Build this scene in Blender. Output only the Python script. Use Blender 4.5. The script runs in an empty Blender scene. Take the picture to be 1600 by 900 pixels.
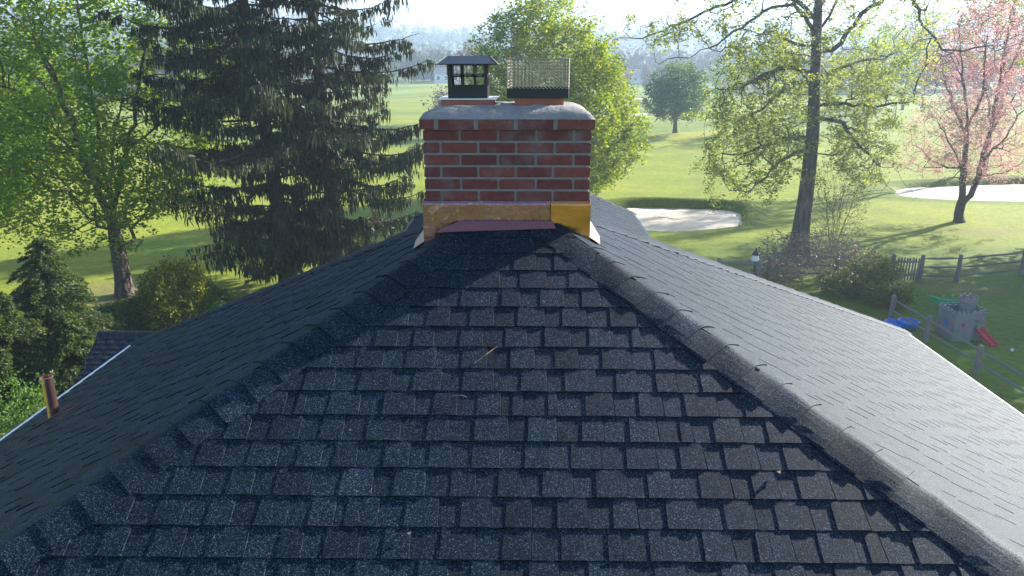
import bpy, math, random
import numpy as np
from mathutils import Vector, Matrix
random.seed(7)
RNG = np.random.default_rng(7)
S = bpy.context.scene
COL = S.collection
R = math.radians

# ------------------------------------------------------------ camera
CAMH = 9.5
F = 1143.0
PITCH = R(17.35)
YAW = R(0.81)
cd = bpy.data.cameras.new('camera')
cd.sensor_width = 36.0
cd.lens = F / 1600 * 36
cd.clip_start = 0.05
cd.clip_end = 6000
cam = bpy.data.objects.new('camera', cd)
cam.location = (0, 0, CAMH)
cam.rotation_euler = (R(90) - PITCH, 0, YAW)
COL.objects.link(cam)
S.camera = cam
# ------------------------------------------------------------ light
SUN_EL = R(23.2)
SUN_AZ = R(56.5)           # clockwise from +Y
w = bpy.data.worlds.new('World'); S.world = w; w.use_nodes = True
nt = w.node_tree
bg = nt.nodes['Background']
sky = nt.nodes.new('ShaderNodeTexSky')
sky.sky_type = 'NISHITA'; sky.sun_disc = False
sky.sun_elevation = SUN_EL; sky.sun_rotation = SUN_AZ
sky.air_density = 1.0; sky.dust_density = 0.7; sky.ozone_density = 3.0
nt.links.new(sky.outputs[0], bg.inputs[0])
bg.inputs[1].default_value = 0.085
sl = bpy.data.lights.new('sun', 'SUN')
sl.energy = 5.0; sl.angle = R(0.6); sl.color = (1.0, 0.95, 0.87)
so = bpy.data.objects.new('sun', sl)
sd = Vector((math.sin(SUN_AZ)*math.cos(SUN_EL), math.cos(SUN_AZ)*math.cos(SUN_EL), math.sin(SUN_EL)))
so.rotation_euler = (-sd).to_track_quat('-Z', 'Y').to_euler()
so.location = (30, 20, 40)
COL.objects.link(so)
S.view_settings.view_transform = 'Standard'
S.view_settings.look = 'None'
S.view_settings.gamma = 1
S.view_settings.exposure = 1.92
S.render.engine = 'CYCLES'
S.cycles.max_bounces = 6
S.cycles.diffuse_bounces = 3
S.cycles.transmission_bounces = 4
S.cycles.volume_bounces = 0

# ------------------------------------------------------------ helpers
def tag(o, label=None, cat=None, group=None, kind=None):
    if label: o['label'] = label
    if cat: o['category'] = cat
    if group: o['group'] = group
    if kind: o['kind'] = kind
    return o

def empty(name, loc=(0, 0, 0), rz=0, parent=None):
    o = bpy.data.objects.new(name, None)
    o.location = loc; o.rotation_euler = (0, 0, rz); o.empty_display_size = .2
    COL.objects.link(o)
    if parent: o.parent = parent
    return o

def link(name, me, parent=None, mat=None, smooth=False):
    o = bpy.data.objects.new(name, me)
    COL.objects.link(o)
    if parent: o.parent = parent
    if mat: me.materials.append(mat)
    if smooth: me.polygons.foreach_set('use_smooth', [True]*len(me.polygons))
    return o

def np_mesh(name, V, Fq, tint=None, smooth=False):
    """V (n,3) array, Fq (m,k) array of equal-sided faces"""
    me = bpy.data.meshes.new(name)
    V = np.asarray(V, dtype=np.float32); Fq = np.asarray(Fq, dtype=np.int32)
    m, k = Fq.shape
    me.vertices.add(len(V)); me.vertices.foreach_set('co', V.ravel())
    me.loops.add(m*k); me.loops.foreach_set('vertex_index', Fq.ravel())
    me.polygons.add(m); me.polygons.foreach_set('loop_start', np.arange(0, m*k, k, dtype=np.int32))
    if smooth: me.polygons.foreach_set('use_smooth', np.ones(m, dtype=bool))
    me.update(calc_edges=True)
    if tint is not None:
        a = me.attributes.new('tint', 'FLOAT', 'POINT')
        a.data.foreach_set('value', np.asarray(tint, dtype=np.float32))
    return me

class MB:
    def __init__(s): s.v = []; s.f = []; s.t = []
    def add(s, vs, fs, tint=0.5):
        b = len(s.v); s.v += [tuple(x) for x in vs]; s.f += [tuple(b+i for i in f) for f in fs]; s.t += [tint]*len(vs)
    def prism(s, bot, top, tint=0.5):
        n = len(bot)
        fs = [tuple(range(n-1, -1, -1)), tuple(range(n, 2*n))]
        for i in range(n):
            j = (i+1) % n; fs.append((i, j, n+j, n+i))
        s.add(list(bot)+list(top), fs, tint)
    def box(s, c, d, rz=0, tint=.5, tilt=0):
        cx, cy, cz = c; dx, dy, dz = d[0]/2, d[1]/2, d[2]/2
        M = Matrix.Rotation(rz, 3, 'Z') @ Matrix.Rotation(tilt, 3, 'X')
        P = [M @ Vector((x*dx, y*dy, z*dz)) + Vector(c) for z in (-1, 1) for x, y in ((-1, -1), (1, -1), (1, 1), (-1, 1))]
        s.prism(P[:4], P[4:], tint)
    def tube(s, pts, rad, k=8, cap=True, tint=.5, jit=0):
        pts = [Vector(p) for p in pts]; n = len(pts)
        if not hasattr(rad, '__len__'): rad = [rad]*n
        b = len(s.v); up = Vector((0.123, 0.31, 1)).normalized()
        prev = None
        for i, p in enumerate(pts):
            d = (pts[min(i+1, n-1)] - pts[max(i-1, 0)]).normalized()
            if prev is None:
                a = d.cross(up)
                if a.length < .1: a = d.cross(Vector((1, 0, 0)))
            else: a = prev - d*prev.dot(d)
            a.normalize(); prev = a; c = d.cross(a)
            for q in range(k):
                t = 2*math.pi*q/k; r = rad[i]*(1+jit*random.uniform(-1, 1))
                s.v.append(tuple(p + a*math.cos(t)*r + c*math.sin(t)*r)); s.t.append(tint)
        for i in range(n-1):
            for q in range(k):
                q2 = (q+1) % k
                s.f.append((b+i*k+q, b+i*k+q2, b+(i+1)*k+q2, b+(i+1)*k+q))
        if cap:
            s.f.append(tuple(b+q for q in range(k-1, -1, -1))); s.f.append(tuple(b+(n-1)*k+q for q in range(k)))
    def lathe(s, prof, c, k=16, tint=.5):
        b = len(s.v); n = len(prof)
        for r, z in prof:
            for q in range(k):
                t = 2*math.pi*q/k; s.v.append((c[0]+r*math.cos(t), c[1]+r*math.sin(t), c[2]+z)); s.t.append(tint)
        for i in range(n-1):
            for q in range(k):
                q2 = (q+1) % k; s.f.append((b+i*k+q, b+i*k+q2, b+(i+1)*k+q2, b+(i+1)*k+q))
        s.f.append(tuple(b+q for q in range(k-1, -1, -1))); s.f.append(tuple(b+(n-1)*k+q for q in range(k)))
    def mesh(s, name, smooth=False):
        me = bpy.data.meshes.new(name); me.from_pydata(s.v, [], s.f); me.update()
        a = me.attributes.new('tint', 'FLOAT', 'POINT'); a.data.foreach_set('value', s.t)
        if smooth: me.polygons.foreach_set('use_smooth', [True]*len(me.polygons))
        return me
    def build(s, name, mat, parent=None, smooth=False, bevel=0):
        o = link(name, s.mesh(name, smooth), parent, mat)
        if bevel:
            m = o.modifiers.new('bevel', 'BEVEL'); m.width = bevel; m.segments = 2; m.limit_method = 'ANGLE'
        return o

def ray(px, py):
    r = (px-800)/F; dn = (py-450)/F
    fw = math.cos(PITCH) - math.sin(PITCH)*dn; dw = math.sin(PITCH)+math.cos(PITCH)*dn
    return Vector((r*math.cos(YAW)-fw*math.sin(YAW), r*math.sin(YAW)+fw*math.cos(YAW), -dw))
def at(px, py, y):
    """world point seen in the photo at that pixel, on the vertical plane at distance y"""
    d = ray(px, py); return Vector((0, 0, CAMH)) + d*(y/d.y)

def sstep(a, b, x):
    t = np.clip((x-a)/(b-a), 0, 1); return t*t*(3-2*t)

# ------------------------------------------------------------ terrain height
BUNK = [  # centre x, y, half sizes, lip height
    (9.2, 45.7, 5.2, 3.8, .55), (38.5, 55.0, 10.8, 4.3, .45), (19.5, 146, 9, 4, .6), (7, 172, 8, 3.5, .5), (33, 190, 10, 4, .5)]
def vnoise(x, y, s, seed=0):
    x = np.asarray(x, dtype=float)/s; y = np.asarray(y, dtype=float)/s
    xi = np.floor(x); yi = np.floor(y); fx = x-xi; fy = y-yi
    fx = fx*fx*(3-2*fx); fy = fy*fy*(3-2*fy)
    def h(a, b):
        v = np.sin(a*127.1+b*311.7+seed*74.7)*43758.5453; return v-np.floor(v)
    return (h(xi, yi)*(1-fx)+h(xi+1, yi)*fx)*(1-fy)+(h(xi, yi+1)*(1-fx)+h(xi+1, yi+1)*fx)*fy
def bq(x, y, b):
    dx = (x-b[0])/b[2]; dy = (y-b[1])/b[3]
    a = np.arctan2(dy, dx)
    return np.sqrt(dx*dx+dy*dy)*(1+.07*np.sin(3*a+b[0])+.05*np.sin(5*a+b[1])), a
def gz(x, y):
    x = np.asarray(x, dtype=float); y = np.asarray(y, dtype=float)
    r = np.hypot(x, y)
    z = (vnoise(x, y, 26, 1)-.5)*1.1*sstep(48, 90, y)
    z = z + (vnoise(x, y, 60, 2)-.5)*2.2*sstep(75, 170, y)
    z = z + (vnoise(x, y, 5.5, 3)-.5)*.10*sstep(24, 40, r)
    z = z + .55*np.exp(-(((x-26)/11)**2+((y-92)/5.5)**2)**2)          # putting green plateau
    z = z + 57*sstep(520, 1150, r)*(.45+.75*vnoise(x, y, 330, 5)+.2*vnoise(x, y, 90, 6))
    for b in BUNK:
        q, a = bq(x, y, b)
        far = .5+.5*np.sin(a)
        z = z + b[4]*far*np.exp(-((q-1.12)/.16)**2)*(q >= 1.0) + b[4]*far*math.exp(-(.12/.16)**2)*sstep(.93, 1.0, q)*(q < 1.0)
        z = z - .22*sstep(1.0, .93, q)
    return z
def G(px, py, y0=None):
    """ground point seen at that pixel"""
    d = ray(px, py); t = CAMH/max(1e-3, -d.z)
    for _ in range(12):
        z = float(gz(d.x*t, d.y*t)); t = .5*t + .5*(CAMH-z)/max(1e-3, -d.z)
    return Vector((d.x*t, d.y*t, float(gz(d.x*t, d.y*t))))

# ------------------------------------------------------------ materials
def newmat(name):
    m = bpy.data.materials.new(name); m.use_nodes = True
    nt = m.node_tree; return m, nt, nt.nodes['Principled BSDF'], nt.nodes['Material Output']
def nd(nt, typ, **kw):
    n = nt.nodes.new(typ)
    for k, v in kw.items():
        if k.startswith('i_'):
            key = k[2:]; key = int(key) if key.isdigit() else key.replace('_', ' ')
            if isinstance(v, bpy.types.NodeSocket): nt.links.new(v, n.inputs[key])
            else: n.inputs[key].default_value = v
        else: setattr(n, k, v)
    return n
def coords(nt): return nd(nt, 'ShaderNodeTexCoord').outputs['Object']
def noise(nt, scale, detail=3, rough=.6, vec=None, dist=0):
    n = nd(nt, 'ShaderNodeTexNoise', i_Scale=scale, i_Detail=detail, i_Roughness=rough, i_Distortion=dist)
    nt.links.new(vec if vec else coords(nt), n.inputs['Vector']); return n.outputs['Fac']
def ramp(nt, fac, stops):
    n = nd(nt, 'ShaderNodeValToRGB'); nt.links.new(fac, n.inputs[0])
    e = n.color_ramp.elements
    while len(e) < len(stops): e.new(.5)
    for i, (p, c) in enumerate(stops):
        e[i].position = p; e[i].color = (c[0], c[1], c[2], 1) if hasattr(c, '__len__') else (c, c, c, 1)
    return n.outputs[0]
def mix(nt, fac, a, b, mode='MIX'):
    n = nd(nt, 'ShaderNodeMix', data_type='RGBA', blend_type=mode)
    for key, v in ((0, fac), (6, a), (7, b)):
        if isinstance(v, bpy.types.NodeSocket): nt.links.new(v, n.inputs[key])
        else: n.inputs[key].default_value = v if key == 0 or len(v) == 4 else (*v, 1)
    return n.outputs[2]
def math_(nt, op, a, b=0.0, c=0.0):
    n = nd(nt, 'ShaderNodeMath', operation=op)
    for i, v in enumerate((a, b, c)):
        if isinstance(v, bpy.types.NodeSocket): nt.links.new(v, n.inputs[i])
        else: n.inputs[i].default_value = v
    return n.outputs[0]
def bump(nt, bs, h, strength=.5, dist=.01, prev=None):
    n = nd(nt, 'ShaderNodeBump', i_Strength=strength, i_Distance=dist); nt.links.new(h, n.inputs['Height'])
    if prev: nt.links.new(prev, n.inputs['Normal'])
    if bs: nt.links.new(n.outputs[0], bs.inputs['Normal'])
    return n.outputs[0]
def attr(nt, name='tint'):
    return nd(nt, 'ShaderNodeAttribute', attribute_name=name).outputs['Fac']

def simple(name, col, rough=.6, metal=0, var=.25, scale=8, bstr=.25, bdist=.004, spec=.5):
    m, nt, bs, _ = newmat(name)
    f = noise(nt, scale, 4); f2 = noise(nt, scale*7, 3)
    c = mix(nt, f, [x*(1-var) for x in col], [min(1, x*(1+var)) for x in col])
    c = mix(nt, math_(nt, 'MULTIPLY', f2, .5), c, [x*(1-var*1.5) for x in col])
    nt.links.new(c, bs.inputs['Base Color'])
    bs.inputs['Roughness'].default_value = rough; bs.inputs['Metallic'].default_value = metal
    bs.inputs['Specular IOR Level'].default_value = spec
    if bstr: bump(nt, bs, f2, bstr, bdist)
    return m

def leafmat(name, c0, c1, c2, trans=.45, tcol=None, rough=.55):
    m, nt, bs, out = newmat(name)
    c = ramp(nt, attr(nt), [(0, c0), (.5, c1), (1, c2)])
    nt.links.new(c, bs.inputs['Base Color']); bs.inputs['Roughness'].default_value = rough
    bs.inputs['Specular IOR Level'].default_value = .35 if trans > .12 else .03
    tr = nd(nt, 'ShaderNodeBsdfTranslucent')
    tc = mix(nt, 1.0, c, tcol or (1.9, 1.7, .8, 1), 'MULTIPLY'); nt.links.new(tc, tr.inputs[0])
    mx = nd(nt, 'ShaderNodeMixShader', i_0=trans)
    nt.links.new(bs.outputs[0], mx.inputs[1]); nt.links.new(tr.outputs[0], mx.inputs[2])
    nt.links.new(mx.outputs[0], out.inputs[0]); return m

def shinglemat():
    m, nt, bs, _ = newmat('asphalt_shingle')
    co = coords(nt)
    v = nd(nt, 'ShaderNodeTexVoronoi', i_Scale=330.0); nt.links.new(co, v.inputs['Vector'])
    g = nd(nt, 'ShaderNodeSeparateColor'); nt.links.new(v.outputs['Color'], g.inputs[0])
    n2 = noise(nt, 130, 3, .7, co); n3 = noise(nt, 9, 3, .6, co); n4 = noise(nt, 1.1, 3, .6, co)
    c = ramp(nt, g.outputs[0], [(0, (.0003, .0012, .0036)), (.38, (.0014, .0056, .0145)), (.62, (.0048, .0135, .028)), (.86, (.021, .038, .058)), (1, (.12, .155, .185))])
    c = mix(nt, ramp(nt, n2, [(.4, 0), (.62, 1)]), c, mix(nt, .5, c, (.006, .007, .010)))
    t = attr(nt)
    c = mix(nt, 1.0, c, ramp(nt, t, [(0, .55), (.5, 1.0), (.85, (1.28, 1.28, 1.28)), (1, (1.6, 1.58, 1.55))]), 'MULTIPLY')
    c = mix(nt, 1.0, c, ramp(nt, n3, [(.3, .85), (.7, 1.15)]), 'MULTIPLY')
    c = mix(nt, 1.0, c, ramp(nt, n4, [(.3, .9), (.7, 1.12)]), 'MULTIPLY')
    nt.links.new(c, bs.inputs['Base Color'])
    bs.inputs['Roughness'].default_value = .60; bs.inputs['Specular IOR Level'].default_value = .125
    bs.inputs['Specular Tint'].default_value = (.62, .82, 1.0, 1)
    bs.inputs['Sheen Weight'].default_value = .0; bs.inputs['Sheen Roughness'].default_value = .5
    h = math_(nt, 'ADD', math_(nt, 'MULTIPLY', g.outputs[1], .6), math_(nt, 'MULTIPLY', n2, .8))
    b1 = bump(nt, None, n3, .06, .01)
    bump(nt, bs, h, .8, .0022, b1)
    return m

def coppermat(name, col, rough=.22, purple=0):
    m, nt, bs, _ = newmat(name)
    co = coords(nt)
    w1 = noise(nt, 7, 5, .6, co, 2.2); w2 = noise(nt, 60, 3, .6, co)
    c = mix(nt, ramp(nt, w1, [(.35, 0), (.7, 1)]), col, [x*.75 for x in col])
    c = mix(nt, ramp(nt, w1, [(.60, 0), (.66, .5), (.72, 0)]), c, (.9, .6, .45))
    nt.links.new(c, bs.inputs['Base Color']); bs.inputs['Metallic'].default_value = .95
    nt.links.new(ramp(nt, w1, [(.3, rough*.7), (.75, rough*1.9)]), bs.inputs['Roughness'])
    bump(nt, bs, w1, .35, .01, bump(nt, None, w2, .08, .001))
    return m

def grassmat():
    m, nt, bs, _ = newmat('grass_turf')
    co = coords(nt)
    a = nd(nt, 'ShaderNodeAttribute', attribute_name='turf').outputs['Fac']      # 0 rough, .5 fairway, 1 putting green
    d = nd(nt, 'ShaderNodeAttribute', attribute_name='dry').outputs['Fac']
    n1 = noise(nt, .35, 5, .65, co); n2 = noise(nt, 3.0, 5, .7, co); n3 = noise(nt, 22, 4, .7, co); n4 = noise(nt, .05, 3, .6, co)
    base = ramp(nt, a, [(0, (.078, .120, .004)), (.5, (.165, .195, .010)), (1, (.24, .24, .026))])
    c = mix(nt, 1.0, base, ramp(nt, n1, [(.25, (.72, .76, .8)), (.5, 1.0), (.75, (1.3, 1.18, 1.1))]), 'MULTIPLY')
    c = mix(nt, 1.0, c, ramp(nt, n2, [(.3, .68), (.7, 1.3)]), 'MULTIPLY')
    c = mix(nt, 1.0, c, ramp(nt, n3, [(.3, .7), (.7, 1.3)]), 'MULTIPLY')
    c = mix(nt, 1.0, c, ramp(nt, n4, [(.35, (.9, .92, .95)), (.65, (1.15, 1.08, 1.0))]), 'MULTIPLY')
    dr = math_(nt, 'MULTIPLY', d, ramp(nt, noise(nt, 1.7, 4, .6, co), [(.3, .25), (.6, 1.0)]))
    c = mix(nt, dr, c, (.17, .125, .065))
    nt.links.new(c, bs.inputs['Base Color'])
    bs.inputs['Roughness'].default_value = .8; bs.inputs['Specular IOR Level'].default_value = .1
    bs.inputs['Sheen Weight'].default_value = .10; bs.inputs['Sheen Roughness'].default_value = .45
    bs.inputs['Sheen Tint'].default_value = (.85, 1.0, .35, 1)
    h = math_(nt, 'ADD', math_(nt, 'MULTIPLY', n3, .35), n2)
    bump(nt, bs, h, .55, .10)
    return m

def brickmat():
    m, nt, bs, _ = newmat('red_brick')
    co = coords(nt); t = attr(nt)
    c = ramp(nt, t, [(0, (.11, .028, .029)), (.5, (.165, .038, .034)), (1, (.215, .055, .042))])
    n1 = noise(nt, 30, 4, .7, co); n2 = noise(nt, 220, 3, .7, co)
    c = mix(nt, 1.0, c, ramp(nt, n1, [(.3, .75), (.7, 1.2)]), 'MULTIPLY')
    n3 = noise(nt, 6, 4, .7, co)
    c = mix(nt, ramp(nt, n3, [(.52, 0), (.78, .36)]), c, (.33, .32, .35))
    nt.links.new(c, bs.inputs['Base Color']); bs.inputs['Roughness'].default_value = .85
    bump(nt, bs, math_(nt, 'ADD', n1, n2), .5, .0025); return m

def barkmat(name, c0, c1, sc=1.0):
    m, nt, bs, _ = newmat(name)
    mp = nd(nt, 'ShaderNodeMapping'); nt.links.new(coords(nt), mp.inputs[0]); mp.inputs['Scale'].default_value = (1, 1, .22)
    n1 = noise(nt, 9*sc, 5, .7, mp.outputs[0]); n2 = noise(nt, 1.3, 3, .6)
    c = mix(nt, ramp(nt, n1, [(.35, 0), (.65, 1)]), c0, c1)
    c = mix(nt, ramp(nt, n2, [(.55, 0), (.75, .35)]), c, [(a+b)/2*1.3+.01 for a, b in zip(c0, c1)])
    nt.links.new(c, bs.inputs['Base Color']); bs.inputs['Roughness'].default_value = .9
    bump(nt, bs, n1, .9, .03); return m

M = {}
M['shingle'] = shinglemat()
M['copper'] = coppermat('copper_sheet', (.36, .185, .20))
M['copper_reflect'] = coppermat('copper_sheet_reflection_tone', (.58, .27, .10), .16)  # golden reflection painted into the base colour of the corner sheet
M['copper_dull'] = simple('copper_oxidised_strip', (.30, .125, .14), .5, .3, .2, 12, .15)
M['copper_pipe'] = coppermat('copper_pipe', (.88, .52, .42), .16)
M['copper_sunlit'] = simple('sunlit_tone_copper_flange', (.80, .55, .42), .35, .6, .1, 6, 0)  # paler copper, the flange's sunlit brightness put into its colour
M['brick'] = brickmat()
M['mortar'] = simple('mortar', (.27, .26, .26), .9, 0, .3, 25, .5, .004)
M['crown'] = simple('crown_concrete', (.27, .255, .24), .9, 0, .5, 6, .6, .008)
M['terracotta'] = simple('terracotta_flue', (.38, .13, .075), .8, 0, .25, 14, .3)
M['black_metal'] = simple('black_painted_steel', (.016, .019, .028), .42, .2, .3, 20, .1)
M['galv'] = simple('galvanised_steel', (.34, .31, .22), .5, .3, .2, 30, .1)
M['white_metal'] = simple('white_aluminium', (.78, .78, .78), .4, 0, .06, 4, 0)
M['siding'] = simple('cream_siding', (.55, .52, .45), .7, 0, .1, 3, .15)
M['soffit'] = simple('white_soffit', (.7, .7, .68), .6, 0, .08, 3, .05)
M['deck'] = simple('roof_deck_felt', (.02, .02, .022), .9, 0, .2, 6, .1)
M['glass'] = simple('dark_window_glass', (.03, .04, .05), .08, 0, .2, 2, 0)
M['grass'] = grassmat()
M['sand'] = simple('bunker_sand', (.62, .52, .40), .95, 0, .12, 1.2, .6, .03)
M['wood'] = simple('weathered_grey_wood', (.19, .185, .19), .85, 0, .35, 14, .5)
M['bark'] = barkmat('brown_bark', (.035, .025, .018), (.13, .10, .075))
M['bark_grey'] = barkmat('grey_furrowed_bark', (.030, .024, .020), (.15, .125, .10), .8)
M['bark_spruce'] = barkmat('spruce_bark', (.022, .016, .012), (.075, .055, .042), 1.4)
M['twigs'] = simple('bare_brown_twigs', (.22, .15, .10), .85, 0, .3, 3, .2)
M['leaf_maple'] = leafmat('maple_leaves', (.085, .17, .012), (.15, .245, .018), (.23, .30, .030), .55)
M['leaf_yellow'] = leafmat('yellow_green_leaves', (.075, .14, .007), (.175, .24, .010), (.36, .36, .018), .45, (1.6, 1.6, .5, 1))
M['leaf_big'] = leafmat('young_spring_leaves', (.12, .16, .022), (.21, .25, .042), (.33, .34, .085), .55, (1.6, 1.6, 1.0, 1))
M['leaf_dark'] = leafmat('dark_green_leaves', (.040, .085, .014), (.070, .125, .018), (.12, .17, .03), .45)
M['leaf_olive'] = leafmat('olive_spring_leaves', (.065, .085, .02), (.11, .135, .028), (.17, .18, .045), .35)
M['leaf_pink'] = leafmat('pink_red_spring_leaves', (.34, .185, .175), (.49, .315, .295), (.61, .45, .41), .5, (1.3, 1.0, 1.0, 1))
M['leaf_purple'] = leafmat('purple_leaves', (.10, .035, .04), (.16, .06, .06), (.22, .10, .09), .35, (1.2, 1, 1, 1))
M['spruce'] = leafmat('spruce_needles', (.009, .021, .009), (.021, .036, .013), (.070, .074, .028), .24, (1.6, 1.5, .9, 1))
M['hemlock'] = leafmat('hemlock_needles', (.020, .042, .011), (.044, .078, .016), (.10, .135, .028), .35)
M['gold_shrub'] = leafmat('golden_evergreen_sprays', (.045, .07, .010), (.13, .155, .015), (.38, .36, .03), .3)
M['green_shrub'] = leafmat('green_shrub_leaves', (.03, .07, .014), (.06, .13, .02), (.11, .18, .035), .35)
M['brush'] = leafmat('dry_brush_leaves', (.12, .085, .06), (.18, .13, .10), (.27, .21, .17), .2, (1, 1, 1, 1))
M['far_wood'] = leafmat('distant_woodland', (.04, .055, .03), (.055, .07, .035), (.08, .075, .05), .1)
M['castle'] = simple('grey_plastic', (.20, .20, .22), .5, 0, .12, 6, .1)
M['green_plastic'] = simple('green_plastic', (.02, .33, .17), .35, 0, .08, 4, 0)
M['blue_plastic'] = simple('blue_plastic', (.01, .14, .55), .35, 0, .08, 4, 0)
M['red_plastic'] = simple('red_plastic', (.48, .035, .05), .4, 0, .08, 4, 0)
M['white_paint'] = simple('white_paint', (.75, .76, .78), .5, 0, .08, 6, 0)
M['far_roof'] = simple('far_house_roof', (.16, .15, .16), .8, 0, .2, 2, 0)
# ------------------------------------------------------------ ground
def build_ground():
    xs = np.concatenate([-np.geomspace(1500, 60, 40), np.arange(-58, -22, 2.0), np.arange(-22, 4, .8), np.arange(4, 50, .26), np.arange(50, 62, 1.2), np.geomspace(64, 1700, 46)])
    ys = np.concatenate([-np.geomspace(1400, 12, 16), np.arange(-10, 22, 2.0), np.arange(22, 40.5, .8), np.arange(40.5, 60.5, .20), np.arange(60.5, 120, 1.2), np.arange(120, 200, 1.6), np.geomspace(203, 2100, 90)])
    X, Y = np.meshgrid(xs, ys); Z = gz(X, Y)
    nx = len(xs); ny = len(ys)
    idx = np.arange(nx*ny).reshape(ny, nx)
    Fq = np.stack([idx[:-1, :-1], idx[:-1, 1:], idx[1:, 1:], idx[1:, :-1]], -1).reshape(-1, 4)
    me = np_mesh('grass', np.stack([X.ravel(), Y.ravel(), Z.ravel()], 1), Fq, smooth=True)
    x = X.ravel(); y = Y.ravel()
    fair = np.maximum(sstep(37, 40, y+.6*np.sin(x*.3))*.5, .42*sstep(22, 25, y)*sstep(2, -2, x))
    fair -= .38*sstep(.52, .6, vnoise(x*.55, y*1.2, 20, 9))*sstep(60, 75, y)
    fair += .09*np.sign(np.sin((y+.15*x)*.9))*sstep(50, 60, y)*(y < 300)
    gq = np.hypot((x-26.5)/11, (y-92)/5.2)*(1+.05*np.sin(4*np.arctan2(y-92, x-26.5)))
    fair = np.where(gq < 1, .95, fair)
    for b in BUNK:
        q, a_ = bq(x, y, b); fair = np.where(q < 1.35, np.minimum(fair, .08+.3*sstep(1.1, 1.35, q)), fair)
    a = me.attributes.new('turf', 'FLOAT', 'POINT'); a.data.foreach_set('value', np.clip(fair, 0, 1).astype(np.float32))
    p = G(195, 460); q = np.hypot((x-p.x)/3.2, (y-p.y)/2.4)
    dry = .9*sstep(1.3, .5, q)
    p = G(1540, 362); dry = np.maximum(dry, .5*sstep(1.3, .3, np.hypot((x-p.x)/2.6, (y-p.y)/1.1)))
    p = G(1510, 450); dry = np.maximum(dry, .6*sstep(1.3, .3, np.hypot((x-p.x)/2.4, (y-p.y)/.8)))
    p = G(150, 470); dry = np.maximum(dry, .7*sstep(1.3, .3, np.hypot((x-p.x)/3, (y-p.y)/1.0)))
    p = G(1270, 415); dry = np.maximum(dry, .8*sstep(1.3, .3, np.hypot((x-p.x)/3.2, (y-p.y)/1.6)))
    a = me.attributes.new('dry', 'FLOAT', 'POINT'); a.data.foreach_set('value', np.clip(dry, 0, 1).astype(np.float32))
    tag(link('ground', me, None, M['grass']), kind='structure')
    for i, b in enumerate(BUNK):
        n = 72; rings = 14; V = []; Q = []
        for r in range(rings+1):
            for k in range(n):
                a_ = 2*math.pi*k/n; rr = .985*r/rings
                f = 1+.07*math.sin(3*a_+b[0])+.05*math.sin(5*a_+b[1])
                xx = b[0]+b[2]*rr/f*math.cos(a_); yy = b[1]+b[3]*rr/f*math.sin(a_)
                zz = float((vnoise(xx, yy, 26, 1)-.5)*1.1*sstep(48, 90, yy) + (vnoise(xx, yy, 60, 2)-.5)*2.2*sstep(75, 170, yy))
                V.append((xx, yy, zz-.22+.09+.06*random.random()*(r < rings)))
        for r in range(rings):
            for k in range(n):
                k2 = (k+1) % n; Q.append((r*n+k, r*n+k2, (r+1)*n+k2, (r+1)*n+k))
        o = link('sand_bunker', np_mesh('sand_bunker', V, Q, smooth=True), None, M['sand'])
        tag(o, kind='structure')
build_ground()

# ------------------------------------------------------------ house
X0 = -0.06
TH = math.atan(.547); CT, ST = math.cos(TH), math.sin(TH)
E = .1277
def hz(h): return CAMH-h
APEX = Vector((X0, 4.22, hz(.726)))
def pl_hit(px, py, fn):
    """intersection of the sight line with a surface z=fn(x,y) (used to read roof corners from the photo)"""
    d = ray(px, py); lo, hi = .5, 60.0
    for _ in range(60):
        t = (lo+hi)/2
        p = Vector((0, 0, CAMH))+d*t
        if p.z > fn(p.x, p.y): lo = t
        else: hi = t
    return p
zf = lambda x, y: APEX.z-.547*(4.22-y)
zl = lambda x, y: APEX.z-.547*(X0-x)
zr = lambda x, y: APEX.z-.547*(x-X0)
CL = pl_hit(218, 531, zl)            # far left corner of the roof
DR = pl_hit(1408, 514, zr)           # far right corner
XL, XR = CL.x, DR.x
A0 = Vector((XL, 4.22-(X0-XL), zl(XL, 0)))
B0 = Vector((XR, 4.22-(XR-X0), zr(XR, 0)))
print('corners', CL, DR, A0, B0)

house = empty('brick_chimney_house', (0, 4, 0))
tag(house, 'house with charcoal shingled hip roof and red brick chimney at its peak', 'house')
house_inv = Matrix.Translation((0, -4, 0))
def H(o):
    """parent a world-space object to the house"""
    o.parent = house; o.location = (0, -4, 0); return o
def HS(o, par): o.parent = par; return o

def clip(poly, a, b, c):
    out = []
    for i in range(len(poly)):
        p = poly[i]; q = poly[(i+1) % len(poly)]
        dp = a*p[0]+b*p[1]+c; dq = a*q[0]+b*q[1]+c
        if dp >= 0: out.append(p)
        if (dp >= 0) != (dq >= 0):
            t = dp/(dp-dq); out.append((p[0]+(q[0]-p[0])*t, p[1]+(q[1]-p[1])*t))
    return out
def clip_convex(poly, dom):
    n = len(dom); area = sum(dom[i][0]*dom[(i+1) % n][1]-dom[(i+1) % n][0]*dom[i][1] for i in range(n))
    for i in range(n):
        (x1, y1), (x2, y2) = dom[i], dom[(i+1) % n]
        a, b = -(y2-y1), (x2-x1)
        if area < 0: a, b = -a, -b
        poly = clip(poly, a, b, -(a*x1+b*y1))
        if len(poly) < 3: return []
    return poly

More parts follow.
